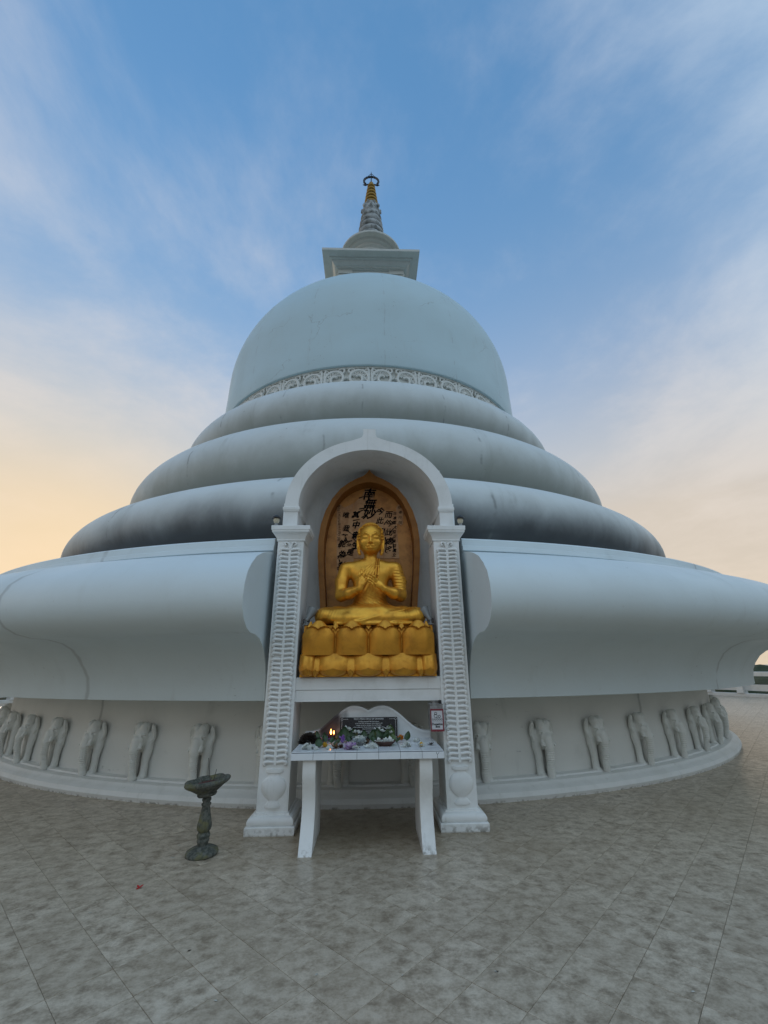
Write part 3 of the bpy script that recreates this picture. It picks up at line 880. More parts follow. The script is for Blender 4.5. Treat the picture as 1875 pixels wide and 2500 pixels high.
# carved pillars
leaf_path = [(.010, .0), (.045, .004), (.082, .008), (.108, .004), (.118, -.010), (.110, -.021), (.098, -.019)]
leafm = {}
for s_ in (-1, 1):
    leafm[s_] = G().tube([(s_*x, -.012, z) for x, z in leaf_path], [.015, .017, .0185, .020, .0185, .017, .013], 6).mesh('leaf', 80)
curlm = {}
for s_ in (-1, 1):
    curlm[s_] = G().tube([(s_*x, -.012, z) for x, z in ((.008, -.03), (.012, .02), (.03, .055), (.058, .06), (.072, .04), (.06, .02), (.045, .028))], [.012, .014, .016, .016, .016, .015, .010], 6).mesh('leaf', 80)
for side, lab in ((-1, 'white carved leaf-pattern pillar of the niche, on the incense stand side'), (1, 'white carved leaf-pattern pillar of the niche with the donation box on it')):
    pc = side*.976
    pl = empty('carved_pillar', (pc, Y(5.30), 0)); tag(pl, lab, 'pillar', 'pillars of the shrine niche')
    yf, yb = 5.098-5.30, .30
    G().rloft(-.1605, .1605, yf, yb, [(0, .165), (0, 3.07)]).obj('shaft', 'white_low', pl)
    G().rloft(-.1605, .1605, yf, yb, [(.082, 0), (.086, .012), (.086, .07), (.08, .078)]).obj('foot_slab', 'white_low', pl)
    G().rloft(-.1605, .1605, yf, yb, [(.058, .078), (.066, .084), (.072, .10), (.07, .122), (.058, .143), (.035, .154), (.022, .158), (.018, .176), (.0, .178)]).obj('base_moulding', 'white_low', pl, 35)
    G().rloft(-.1605, .1605, yf, .06, [(.0, 3.045), (.014, 3.05), (.014, 3.068), (.018, 3.075), (.026, 3.10), (.042, 3.125), (.062, 3.145), (.070, 3.15), (.070, 3.172), (.078, 3.176), (.080, 3.225), (.076, 3.23), (-.02, 3.236)]).obj('capital', 'white', pl, 25)
    G().box(-.015, .015, yf-.024, yf+.004, .60, 2.985).obj('stem', 'white', pl)
    zb, zt, nl = .628, 2.93, 46
    for k in range(nl):
        z = zb+(zt-zb)*k/(nl-1)
        for s_ in (-1, 1):
            o = put('leaf', leafm[s_], 'white', pl, (random.gauss(0, .0012), yf-.003, z+random.gauss(0, .0015)), (0, random.gauss(0, .03), 0))
    for s_ in (-1, 1): put('leaf', curlm[s_], 'white', pl, (0, yf-.003, 2.965))
    va = G().lathe([(.02, .215), (.078, .218), (.086, .235), (.062, .262), (.045, .278), (.05, .288), (.085, .315), (.118, .352), (.130, .395), (.126, .435), (.104, .472), (.066, .496), (.052, .51), (.055, .522), (.088, .53), (.094, .545), (.09, .562), (.05, .566)], 28, (0, yf+.002, 0), True, .32).obj('vase', 'white_low', pl, 40)
    # little lamp on the outer end of the capital
    lx = pc+side*.195
    lm = empty('cap_lamp', (lx, Y(5.07), 3.23))
    tag(lm, 'small globe lamp with dark cap on the capital of the pillar '+('by the incense stand' if side < 0 else 'with the donation box'), 'lamp', 'lamps on the pillar capitals')
    G().lathe([(.022, 0), (.026, .012), (.018, .03), (.02, .04)], 14).obj('foot', 'grey_metal', lm, 40)
    G().lathe([(.018, .038), (.032, .055), (.038, .08), (.036, .10), (.03, .11)], 16).obj('globe', 'glass_bulb', lm, 60)
    G().lathe([(.058, .104), (.058, .112), (.05, .126), (.03, .142), (.006, .15)], 18).obj('cap', 'black', lm, 50)

# ------------------------------------------------------------------ lotus pedestal
ped = empty('lotus_pedestal', (0, Y(5.3), 1.455)); tag(ped, 'golden lotus pedestal with two rows of broad petals under the seated statue', 'pedestal')
yf = 5.03-5.30
G().loft([[(-w_, yf+dd, z), (w_, yf+dd, z), (w_, .30, z), (-w_, .30, z)] for w_, dd, z in ((.775, .06, 0), (.77, .07, .06), (.742, .10, .17), (.735, .11, .235), (.74, .13, .34), (.765, .15, .52), (.76, .15, .570))]).obj('core', 'gold2', ped)


def petal(W, H, up, small=False, nu=30, nv=44, nar=.58):
    """one broad bulging petal with a turned-out lip; up=True opens upward"""
    v = []
    for j in range(nv+1):
        t = j/nv
        wv = W*(.97+.03*t) if t < .5 else W*(1-nar*((t-.5)/.5)**2.4 if not small else 1-.8*((t-.5)/.5)**2)
        for i in range(nu+1):
            u = -1+2*i/nu
            edge = (1-abs(u)**3.4)
            d = .058*edge*(1-.30*abs(2*t-1)**2)
            if not small: d += .010*math.exp(-((abs(u)-.45)/.26)**2)*math.exp(-((t-.40)/.3)**2)
            # lip: a bracket-shaped edge, lowest in the middle, folded forward
            cusp = .835-.10*math.exp(-(abs(u)/.24)**1.15)-.02*math.cos(u*pi)
            lip = (t-cusp)/max(.02, 1-cusp)
            if lip > 0: d += .050*(1-.9*lip)*(1-.4*u*u)*(1-abs(u)**6)
            z = H*t-H*.13*abs(u)**2.4*sstep(.5, 1., t)
            v.append((wv*u, -d, z if up else H-z))
    f = [(j*(nu+1)+i, j*(nu+1)+i+1, (j+1)*(nu+1)+i+1, (j+1)*(nu+1)+i) for j in range(nv) for i in range(nu)]
    gg = G(); gg.add(v, f)
    n0 = len(v)
    gg.add([(x*.97, y_*.55+.02, z) for x, y_, z in v], [q[::-1] for q in f])
    rim = [i for i in range(nu+1)]+[(j+1)*(nu+1)-1 for j in range(1, nv+1)]+[nv*(nu+1)+i for i in range(nu-1, -1, -1)]+[j*(nu+1) for j in range(nv-1, 0, -1)]
    gg.f += [(rim[k], rim[(k+1) % len(rim)], n0+rim[(k+1) % len(rim)], n0+rim[k]) for k in range(len(rim))]
    return gg.mesh('petal', 70)


pu = petal(.191, .385, True); ps = petal(.10, .385, True, True)
pd = petal(.203, .245, False, nar=.32); pds = petal(.10, .225, False, True)
hpm = petal(.10, .245, False, nar=.2)
for k in range(4):
    put('upper_petal', pu, 'gold2', ped, (-.5775+.385*k, yf+.062, .232))
for k in range(5):
    put('back_petal', ps, 'gold2', ped, (-.77+.385*k if 0 < k < 4 else (-.68 if k == 0 else .68), yf+.125, .228))
tilt = R(16)
for k in (1, 2, 3):
    put('lower_petal', pd, 'gold2', ped, (-.79+.395*k, yf+.025, .004), (-tilt, 0, 0))
for s_ in (-1, 1): put('lower_petal', hpm, 'gold2', ped, (s_*.687, yf+.025, .004), (-tilt, 0, 0))
for k in range(4):
    put('back_petal', pds, 'gold2', ped, (-.5925+.395*k, yf+.045, -.004), (-tilt, 0, 0))

# ------------------------------------------------------------------ seated statue
def axis(segs):
    out = []
    for a, b, h in segs: out += list(np.arange(a, b, h))
    return np.array(out)


b = SDF(axis([(-.74, -.24, .009), (-.24, .24, .0055), (.24, .75, .009)]), np.arange(-.46, .30, .0065), axis([(-.03, .38, .008), (.38, 1.38, .0055)]))
# torso
b.ell((0, .05, .17), (.33, .20, .16), .05)
b.ell((0, .03, .33), (.205, .145, .22), .06)
b.ell((0, .03, .50), (.225, .150, .2), .06)
b.ell((0, .035, .655), (.275, .150, .155), .06)
b.cap((-.26, .055, .745), (.26, .055, .745), .092, .092, .06)
b.ell((0, .05, .80), (.20, .10, .075), .06)
b.cap((0, .045, .80), (0, .025, .96), .088, .082, .035)
# head
b.ell((0, .0, 1.125), (.152, .175, .185), .02)
b.ell((0, -.035, 1.02), (.128, .125, .10), .04)
b.ell((0, -.085, .965), (.062, .06, .045), .045)
for s_ in (-1, 1):
    b.ell((s_*.075, -.105, 1.045), (.055, .05, .05), .03)                     # cheeks
    b.chain([(s_*.150, .0, 1.155), (s_*.158, .005, 1.08), (s_*.150, -.005, .99), (s_*.138, -.005, .93)], [.022, .019, .019, .021], .008)
    b.cap((s_*.148, -.02, 1.0), (s_*.143, -.02, .95), .006, .006, .006, True)
    b.chain([(s_*.016, -.172, 1.125), (s_*.06, -.168, 1.148), (s_*.108, -.135, 1.128)], [.009, .009, .006], .018)   # brows
    b.ell((s_*.064, -.150, 1.096), (.036, .022, .021), .008)                  # lowered lids
    b.chain([(s_*.031, -.178, 1.082), (s_*.064, -.179, 1.076), (s_*.098, -.152, 1.084)], [.0042, .006, .0042], .004, True)
    b.ell((s_*.019, -.178, 1.028), (.014, .014, .011), .008)
    b.cap((s_*.05, -.15, .985), (s_*.056, -.146, .992), .008, .005, .01, True)
b.chain([(0, -.165, 1.13), (0, -.186, 1.075), (0, -.200, 1.034)], [.012, .014, .018], .014)
b.chain([(-.046, -.152, .990), (-.015, -.170, .995), (0, -.171, .992), (.015, -.170, .995), (.046, -.152, .990)], [.006, .011, .010, .011, .006], .006)
b.chain([(-.036, -.150, .972), (0, -.166, .967), (.036, -.150, .972)], [.007, .0135, .007], .006)
b.chain([(-.048, -.165, .983), (0, -.184, .981), (.048, -.165, .983)], [.003, .0035, .003], .004, True)
for z in (.885, .915): b.disp((-.1, -.12, z-.02), (.1, .14, z+.02), lambda X, Yy, Z, z=z: .004*np.exp(-((Z-z)/.005)**2)+0*X+0*Yy)
# arms
b.chain([(-.325, .055, .735), (-.375, .03, .56), (-.375, -.02, .395)], [.092, .084, .074], .03)
b.chain([(-.375, -.03, .375), (-.26, -.16, .385), (-.125, -.265, .43)], [.076, .066, .043], .03)
b.chain([(.325, .055, .735), (.378, .03, .56), (.385, -.02, .395)], [.098, .09, .08], .03)
b.chain([(.385, -.03, .375), (.29, -.16, .385), (.165, -.245, .425)], [.08, .07, .043], .03)
# his right hand: open palm to the front, fingers up
b.ell((-.105, -.275, .50), (.052, .026, .068), .02)
b.cap((-.125, -.265, .425), (-.108, -.272, .47), .042, .04, .02)
for i, (fx, L) in enumerate(((-.142, .098), (-.117, .125), (-.091, .132), (-.066, .118))):
    b.chain([(fx+.004, -.272, .545), (fx, -.278, .545+L*.5), (fx+.004, -.272, .545+L)], [.0135, .0125, .0095], .005)
b.chain([(-.066, -.285, .485), (-.035, -.305, .53), (-.02, -.300, .56)], [.018, .015, .010], .008)
# his left hand: turned in, fingers slanting up to meet the right
b.ell((.105, -.270, .475), (.062, .030, .050), .02, rot=__import__('mathutils').Euler((0, R(38), 0)).to_quaternion())
b.cap((.165, -.245, .425), (.13, -.262, .455), .043, .04, .02)
for i, (o_, L) in enumerate(((0, .125), (1, .135), (2, .13), (3, .11))):
    sx_, sz_ = .082-.018*o_+.004*o_, .530-.024*o_
    b.chain([(sx_, -.285, sz_), (sx_-.42*L, -.305, sz_+.36*L), (sx_-.80*L, -.298, sz_+.58*L)], [.0135, .0125, .009], .004)
b.chain([(.075, -.285, .52), (.05, -.31, .565), (.015, -.312, .585)], [.017, .014, .010], .008)
# crossed legs under the robe
for s_ in (-1, 1):
    b.chain([(s_*.16, .05, .12), (s_*.40, -.05, .115), (s_*.565, -.13, .105)], [.13, .118, .105], .05)
    b.ell((s_*.55, -.13, .105), (.125, .13, .108), .04)
b.chain([(.54, -.17, .085), (.2, -.29, .068), (-.25, -.30, .062), (-.45, -.24, .07)], [.088, .08, .072, .06], .035)
b.chain([(-.54, -.17, .105), (-.2, -.25, .125), (.12, -.27, .135), (.35, -.22, .125)], [.09, .082, .076, .06], .035)
b.ell((0, -.12, .12), (.42, .2, .115), .06)
b.chain([(-.30, -.345, .012), (-.1, -.375, .030), (.06, -.36, .075), (.24, -.325, .125), (.42, -.27, .17)], [.012, .016, .016, .015, .008], .016)
b.chain([(-.42, -.30, .006), (-.1, -.36, .004), (.3, -.345, .004), (.5, -.27, .006)], [.018, .022, .022, .018], .02)
b.chain([(.12, -.10, .225), (.25, -.13, .215), (.36, -.13, .205)], [.02, .024, .012], .02)
# robe: shoulder band, pleats, sleeve folds
b.chain([(.085, -.055, .845), (.075, -.125, .74), (.065, -.14, .62), (.06, -.142, .52)], [.012, .012, .011, .011], .01)
b.chain([(.115, -.05, .845), (.105, -.12, .74), (.098, -.135, .62), (.092, -.138, .54)], [.012, .012, .011, .011], .01)
b.chain([(.06, -.142, .515), (.092, -.138, .54)], [.011, .011], .008)
b.disp((-.30, -.3, .28), (.07, .1, .84), lambda X, Yy, Z: .0026*np.sin(np.arctan2(Z-.92, X-.16)*58)*sstep(.5, .34, np.abs((Z-.9)+(X-.16)*1.4)*0+np.hypot(X-.16, Z-.92)-.12)*sstep(.0, -.06, (Z-.86)-.75*(X-.09)-.02)*sstep(-.02, -.07, Yy)*sstep(-.30, -.18, X))
b.disp((.27, -.2, .40), (.52, .2, .74), lambda X, Yy, Z: .003*np.sin((Z+.12*X)*2*pi/.040)*sstep(.40, .46, Z)*sstep(.74, .68, Z)*sstep(.28, .33, X)+0*Yy)
b.disp((-.2, -.3, .22), (.22, .0, .42), lambda X, Yy, Z: .0022*np.sin((Z+.5*X)*2*pi/.036)*sstep(-.04, -.09, Yy)*sstep(.22, .26, Z)*sstep(.42, .36, Z))
b.disp((-.72, -.42, .0), (.74, .1, .24), lambda X, Yy, Z: .0014*np.sin((np.abs(X)*1.0+Z*.35)*2*pi/.036)*sstep(.34, .42, np.abs(X))*sstep(.04, .1, Z))
bm_ = b.mesh('body')


def head_scale(me):
    co = np.empty(len(me.vertices)*3, np.float32); me.vertices.foreach_get('co', co); co = co.reshape(-1, 3)
    f = sstep(.89, .97, co[:, 2])
    co[:, 0] *= 1+.08*f; co[:, 1] *= 1+.06*f; co[:, 2] += (co[:, 2]-.93)*.10*f
    me.vertices.foreach_set('co', co.ravel()); me.update()


head_scale(bm_)
stt = empty('seated_statue', (.02, Y(5.43), 2.035)); tag(stt, 'golden cross-legged seated statue with hands raised in teaching gesture', 'statue')
body = put('body', bm_, 'gold', stt)
# snail-shell hair: beads over the cap of the head
hb_ = G(); 
ico = [(sin(R(t))*cos(p_), sin(R(t))*sin(p_), cos(R(t))) for t in (35, 90, 145) for p_ in [2*pi*q/6 for q in range(6)]]
for ring in range(9):
    za = R(6+ring*11.3)
    nb = max(1, int(2*pi*sin(za)/.125))
    for q in range(nb):
        a = 2*pi*(q+.5*(ring % 2))/nb
        x, y_, z = .155*sin(za)*cos(a), .178*sin(za)*sin(a), .19*cos(za)
        if y_ < -.02 and z < .135-.45*max(0, abs(x)-.06) and abs(x) < .135: continue
        if z < -.03: continue
        r = .0125
        rr = [[(x+r*sin(t)*cos(2*pi*i/7), y_+r*sin(t)*sin(2*pi*i/7), 1.125+z+r*cos(t)) for i in range(7)] for t in (.4, 1.2, 1.9, 2.7)]
        hb_.loft(rr)
for q in range(30):
    a = pi*(q+.5)/30
    x = .149*cos(a); z = .075+.10*sin(a); y_ = -.176*math.sqrt(max(0., 1-(x/.154)**2-((z)/.19)**2))
    r = .0115
    hb_.loft([[(x+r*sin(t)*cos(2*pi*i/7), y_-.002+r*sin(t)*sin(2*pi*i/7), 1.125+z+r*cos(t)) for i in range(7)] for t in (.4, 1.2, 1.9, 2.7)])
head_scale(hb_.obj('hair_curls', 'gold', stt, 80).data)

# flood lamps aimed at the statue
for s_, lab in ((-1, 'grey cone flood lamp beside the statue knee, at the pillar by the incense stand'), (1, 'grey cone flood lamp beside the statue knee, at the pillar with the donation box')):
    fl = empty('flood_lamp', (s_*.745, Y(5.20), 2.03)); tag(fl, lab, 'lamp', 'flood lamps on the pedestal')
    G().lathe([(.045, 0), (.045, .012), (.012, .016), (.012, .06)], 14).obj('foot', 'grey_metal', fl, 40)
    gb = G().lathe([(.022, 0), (.028, .01), (.03, .05), (.05, .10), (.066, .15), (.07, .165), (.062, .166), (.045, .11), (.02, .06)], 20)
    gb.obj('shade', 'grey_metal', fl, 50, (0, 0, .05), (R(-20), R(-s_*26 if s_ < 0 else -30), 0))
    G().lathe([(.02, .055), (.035, .09), (.04, .13), (.03, .15), (.005, .155)], 14).obj('bulb', 'glass_bulb', fl, 60, (0, 0, .05), (R(-20), R(-s_*26 if s_ < 0 else -30), 0))
    G().tube([(-.03, 0, .02), (-.032, 0, .07), (0, .03, .075), (.032, 0, .07), (.03, 0, .02)], .006, 6).obj('bracket', 'black', fl)

# ------------------------------------------------------------------ altar table
TW, TY0, TY1, TZ = .7186, 4.509, 5.32, .81
tb = empty('altar_table', (0, Y(4.9), 0)); tag(tb, 'white tiled altar table on two curved legs with a double-humped back crest', 'table')
yo = 4.9
G().box(-TW+.003, TW-.003, TY0-yo+.004, TY1-yo, .745, TZ-.006).obj('slab', 'agrout', tb)
tp = 2*TW/7
rows = 4; rp = (TY1-TY0)/rows
for i in range(7):
    x0, x1 = -TW+i*tp+.0016, -TW+(i+1)*tp-.0016
    G().rloft(x0, x1, TY0-yo-.004, TY0-yo+.006, [(-.001, .742), (0, .744), (0, .797), (-.001, .799)]).obj('front_tile', 'glaze', tb)
    for j in range(rows):
        y0, y1 = TY0-yo+j*rp+(.006 if j == 0 else .0016), TY0-yo+(j+1)*rp-.0016
        G().rloft(x0, x1, y0, y1, [(0, TZ-.008), (0, TZ-.001), (-.001, TZ)]).obj('top_tile', 'glaze', tb)
for s_ in (-1, 1):
    for j in range(rows):
        xa, xb = sorted((s_*(TW-.004), s_*(TW+.004)))
        G().box(xa, xb, TY0-yo+j*rp+.002, TY0-yo+(j+1)*rp-.002, .744, .799).obj('edge_tile', 'glaze', tb)
# crack in the glaze of the right front corner
G().tube([(.655, TY0-yo-.0045, .745), (.66, TY0-yo-.0045, .77), (.652, TY0-yo-.0045, .782), (.648, TY0-yo-.0045, .797)], .0016, 4).obj('crack', 'agrout', tb)
G().tube([(.66, TY0-yo-.0045, .775), (.675, TY0-yo-.0045, .797)], .0014, 4).obj('crack', 'agrout', tb)
fz_ = [(.744, 4.545), (.66, 4.545), (.60, 4.552), (.54, 4.575), (.48, 4.60), (.42, 4.622), (.36, 4.634), (.30, 4.634), (.24, 4.624), (.18, 4.604), (.12, 4.576), (.06, 4.545), (.0, 4.509)]
for s_ in (-1, 1):
    x0, x1 = sorted((s_*.49, s_*.61))
    rings = []
    for z, yy in fz_:
        bk = 5.16-.06*sin(pi*min(1, (.744-z)/.6))
        rings.append([(x0, yy-yo, z), (x1, yy-yo, z), (x1, bk-yo, z), (x0, bk-yo, z)])
    G().loft(rings).obj('leg', 'white_low', tb, 30)
cr_pts = [(0, 1.098), (.03, 1.112), (.07, 1.13), (.12, 1.142), (.175, 1.145), (.225, 1.135), (.275, 1.112), (.33, 1.075), (.39, 1.03), (.45, .978), (.51, .932), (.57, .902), (.63, .887), (.70, .883)]
o_ = full(cr_pts)
G().prism(o_+[(.70, .806), (-.70, .806)], 5.272-yo, 5.33-yo).obj('crest', 'white', tb)
inn = [(x, z-.028) for x, z in cr_pts]
ring_prism(o_, full(inn), 5.258-yo, 5.274-yo).obj('crest_rim', 'white', tb, 30)
# plaque leaning on the crest
pq = G().rloft(-.315, .325, -.008, .008, [(-.003, 0), (0, .003), (0, .212), (-.003, .215)]).obj('plaque', 'granite', tb, None, (0, 5.225-yo, .8125), (R(-7), 0, 0))
pq['label'] = 'black stone plaque with white lettering and border'
lines = [('FIRST PREACHING OF DHARMA', .1975, .0235), ('Buddha preached His first sermon', .172, .0165), ('at the Deer Park of Isipatana, where there is still', .1535, .0155),
         ('a stupa, to the five ascetics, the Lord Buddha', .135, .0155), ('set in motion the Wheel of the Law on Esala Poya Day', .1165, .0155), ('about sacred journeys', .099, .0155),
         ('This marks the ceremony of the preaching', .078, .0155), ('of the Dharma for peace and for mankind', .060, .0155)]
for txt, z, s_ in lines: letters([(txt, .005, z, s_, 0, .0004)], 'engrave', pq, -.0092, 'text_line')
bd = G()
for x0, x1, z0, z1 in ((-.285, -.225, .1955, .1985), (.235, .295, .1955, .1985), (-.2965, -.2935, .02, .185), (.3035, .3065, .02, .185)):
    bd.box(x0, x1, -.0092, -.007, z0, z1)
bd.obj('border_line', 'engrave', pq)
for x, z in ((-.295, .197), (.305, .197), (.305, .012), (-.295, .012)):
    G().loft([[(x+r*cos(2*pi*i/16), y_, z+r*sin(2*pi*i/16)) for i in range(16)] for r, y_ in ((.012, -.0092), (.009, -.0092), (.009, -.007), (.012, -.007), (.012, -.0092))], False, False).obj('corner_ring', 'engrave', pq)

# soot of the oil lamps on the crest is a stain of its own
def soot(h, b_):
    P = pos(h); x, y, z = h.xyz(P)
    n = h.noise(P, 9., 4)
    d = h.math('ADD', h.math('ABSOLUTE', h.math('ADD', x, .42)), h.math('MULTIPLY', n, .22))
    g_ = h.map(d, .32, .16)
    c = h.mix(h.math('MULTIPLY', h.map(h.noise(P, 5., 5), .4, .7), .3), (.78, .80, .80), (.5, .52, .5))
    h.put(b_.inputs['Base Color'], h.mix(g_, c, (.05, .045, .05)))
M['soot'] = mat('sooty_wash', (.78, .8, .8), .55, build=soot)
for o in tb.children:
    if o.name.startswith('crest'): o.data.materials[0] = M['soot']

# ------------------------------------------------------------------ donation box
db = empty('donation_box', (.74, Y(5.0), .91)); tag(db, 'grey metal donation box with red-edged paper sign on the pillar', 'donation box')
M['boxmetal'] = speckle('grey_box_metal', (.34, .34, .34), (.22, .21, .20), .5, 18., metal=.2)
M['paper'] = mat('white_paper', (.62, .62, .64), .7)
M['redtape'] = mat('red_tape', (.22, .03, .045), .5)
G().rloft(-.068, .068, .0, .20, [(-.002, .01), (0, .012), (0, .252), (-.002, .254)]).obj('box', 'boxmetal', db)
G().rloft(-.072, .072, -.004, .204, [(0, .254), (0, .262), (-.004, .264)]).obj('lid', 'boxmetal', db)
G().box(-.045, -.01, -.002, .02, .263, .29).obj('hasp', 'boxmetal', db)
G().box(.03, .06, .01, .04, .263, .30).obj('padlock', 'black', db)
sg = G().box(-.066, .068, -.006, -.001, .0, .213).obj('sign', 'paper', db)
for nm, x0, x1, z0, z1 in (('tape', -.07, .072, .198, .215), ('tape', -.07, .074, -.004, .016), ('tape', -.07, -.060, .016, .198), ('tape', .060, .072, .016, .198)):
    G().box(x0, x1, -.009, -.0045, z0, z1).obj(nm, 'redtape', sg)
letters([('Donation', 0, .066, .030, 0, .0012), ('Box', .004, .042, .030, 0, .0012)], 'ink', sg, -.0067, 'text_line')


def stroke(pts, r, name='glyph'):
    return G().tube([(x, -.0066, z) for x, z in pts], r, 5).obj(name, 'ink', sg)


def circ(cx_, cz, rx, rz, a0=0, a1=360, n=16):
    return [(cx_+rx*cos(R(a0+(a1-a0)*i/n)), cz+rz*sin(R(a0+(a1-a0)*i/n))) for i in range(n+1)]


# the two Sinhala words above the English line
stroke(circ(-.014, .146, .017, .017, 100, 440), .0022); stroke(circ(-.014, .170, .013, .012, -160, 200), .0022)
stroke([(-.028, .158), (-.014, .162), (0, .158)], .0018); stroke(circ(.026, .142, .011, .012), .0022)
for q in range(5):
    x = -.044+q*.0225
    stroke(circ(x, .112, .0085, .0085, 60, 400, 10), .0017)
    if q in (2, 3): stroke(circ(x, .124, .007, .006, 0, 180, 8), .0015)
G().box(-.055, .055, -.0072, -.0055, .088, .0892).obj('rule', 'ink', sg)

# ------------------------------------------------------------------ incense stand
ic = empty('incense_stand', (-1.477, Y(4.62), 0)); tag(ic, 'dark mossy stone pedestal bowl for incense standing on the floor tiles', 'incense stand')
ic.rotation_euler = (0, R(-1.5), R(20))
G().lathe([(.120, -.004), (.138, .006), (.14, .02), (.132, .036), (.105, .05), (.07, .062), (.05, .07)], 32).obj('base', 'stone', ic, 50)
stem_p = [(.048, .065), (.046, .09), (.052, .10), (.054, .112), (.05, .12), (.056, .135), (.058, .15), (.05, .165), (.045, .172), (.054, .185), (.060, .205), (.058, .235), (.050, .27), (.042, .31), (.036, .35), (.034, .37), (.042, .38), (.043, .39), (.033, .398), (.032, .405), (.040, .415), (.04, .43), (.032, .44), (.035, .455)]
gg = G(); nn = 40; rings = []
for r, z in stem_p:
    fl_ = .055 if .18 < z < .37 else 0
    rings.append([(r*(1+fl_*cos(12*2*pi*j/nn))*cos(2*pi*j/nn), r*(1+fl_*cos(12*2*pi*j/nn))*sin(2*pi*j/nn), z) for j in range(nn)])
gg.loft(rings).obj('stem', 'stone', ic, 50)
rings = []; nn = 72
for r, z, lob in ((.04, .440, 0), (.078, .446, .0), (.088, .460, .02), (.082, .472, .03), (.105, .488, .06), (.135, .510, .10), (.168, .530, .13), (.190, .546, .14), (.198, .560, .14), (.196, .574, .14), (.184, .583, .13), (.166, .582, .10), (.14, .566, .05), (.115, .548, .0)):
    pet = [abs(cos(3.5*2*pi*j/nn)) for j in range(nn)]
    rings.append([(r*(1+lob*(pet[j]-.6))*cos(2*pi*j/nn), r*(1+lob*(pet[j]-.6))*sin(2*pi*j/nn), z-.22*lob*r*(1-pet[j])) for j in range(nn)])
bw = G().loft(rings).obj('bowl', 'stone', ic, 60)
bw.rotation_euler = (R(-2), R(-4.5), 0); bw.location = (.034, -.005, .004)
as_ = G().lathe([(.005, .556), (.05, .556), (.10, .550), (.118, .543)], 32).obj('ash', 'ash', bw, 60)
for p0, p1, lb_ in (((.01, 0, .55), (-.035, .01, .755), 'tallest thin incense stick in the stone bowl'), ((.03, .01, .55), (.05, .02, .66), 'half burnt incense stick leaning away from the tallest one in the stone bowl'),
                    ((.0, -.01, .55), (.02, .0, .60), 'short black incense stub at the foot of the tallest stick'), ((-.06, 0, .552), (-.09, .02, .59), 'short incense stub near the bowl rim, away from the others')):
    tag(G().tube([Vector((-1.485, Y(4.62), .0))+Vector(p0), Vector((-1.485, Y(4.62), .0))+Vector(p1)], .0026, 5).obj('incense_stick', 'stick'), lb_, 'incense stick', 'incense sticks in the bowl')

# ------------------------------------------------------------------ offerings on the table
def on_table(a, b_, z=TZ):                   # where the sight line to that spot meets the table top
    u, v_ = 720+a*.22303, 1710+b_*.22303
    d = Fv+(u-937.5)/1026.26*R2-(v_-1250)/1026.26*U2
    t = (z-1.55)/d.z
    t = min(t, 5.15/d.y)                     # nothing stands behind the face of the crest
    return Vector((.023+d.x*t, -D+d.y*t, z))


def two_tone(name, a, b_, rough=.5, scale=40., sss=False): return speckle(name, a, b_, rough, scale, .4, .65, .1, .003)


M['leafgreen'] = two_tone('leaf_green', (.038, .085, .028), (.025, .055, .018), .38)
M['leafpale'] = two_tone('leaf_pale', (.10, .16, .05), (.06, .11, .03), .4)
M['jasmine'] = two_tone('jasmine_white', (.78, .80, .78), (.62, .66, .60), .6)
M['purple'] = two_tone('lily_purple', (.22, .07, .42), (.42, .28, .55), .5)
M['lilac'] = two_tone('lily_pale', (.55, .48, .55), (.36, .18, .45), .5)
M['yellow'] = two_tone('petal_yellow', (.70, .45, .04), (.60, .30, .03), .5)
M['orange'] = two_tone('petal_orange', (.72, .26, .02), (.55, .14, .02), .5)
M['wilt'] = two_tone('wilted_dark', (.022, .018, .016), (.05, .035, .025), .5)
M['budbrown'] = two_tone('brown_bud', (.12, .065, .035), (.2, .12, .05), .6)
M['clay'] = two_tone('fired_clay', (.10, .042, .03), (.06, .028, .02), .6)
M['red_glass'] = mat('lamp_jar', (.10, .03, .025), .2)
M['glassy'] = mat('pressed_glass', (.9, .95, .95), .06)
M['glassy'].node_tree.nodes['Principled BSDF'].inputs['Transmission Weight'].default_value = .85
M['flame'] = mat('flame', (1, .4, .1), .5)
fb = M['flame'].node_tree.nodes['Principled BSDF']
fb.inputs['Emission Color'].default_value = (1, .36, .07, 1); fb.inputs['Emission Strength'].default_value = 12.


def petal_geo(gg, base, tip_dir, side, L, Wd, curl=.3, n=5):
    t = Vector(tip_dir).normalized(); s_ = Vector(side).normalized(); nrm = t.cross(s_)
    v = []
    for i in range(n+1):
        q = i/n; wd = Wd*math.sin(pi*min(1, q*.92+.08))**.8
        c = Vector(base)+t*(L*q)+nrm*(curl*L*q*q)
        v += [c-s_*wd, c+nrm*(-.25*wd), c+s_*wd]
    f = []
    for i in range(n):
        for j in range(2): f.append((i*3+j, i*3+j+1, (i+1)*3+j+1, (i+1)*3+j))
    gg.add(v, f)


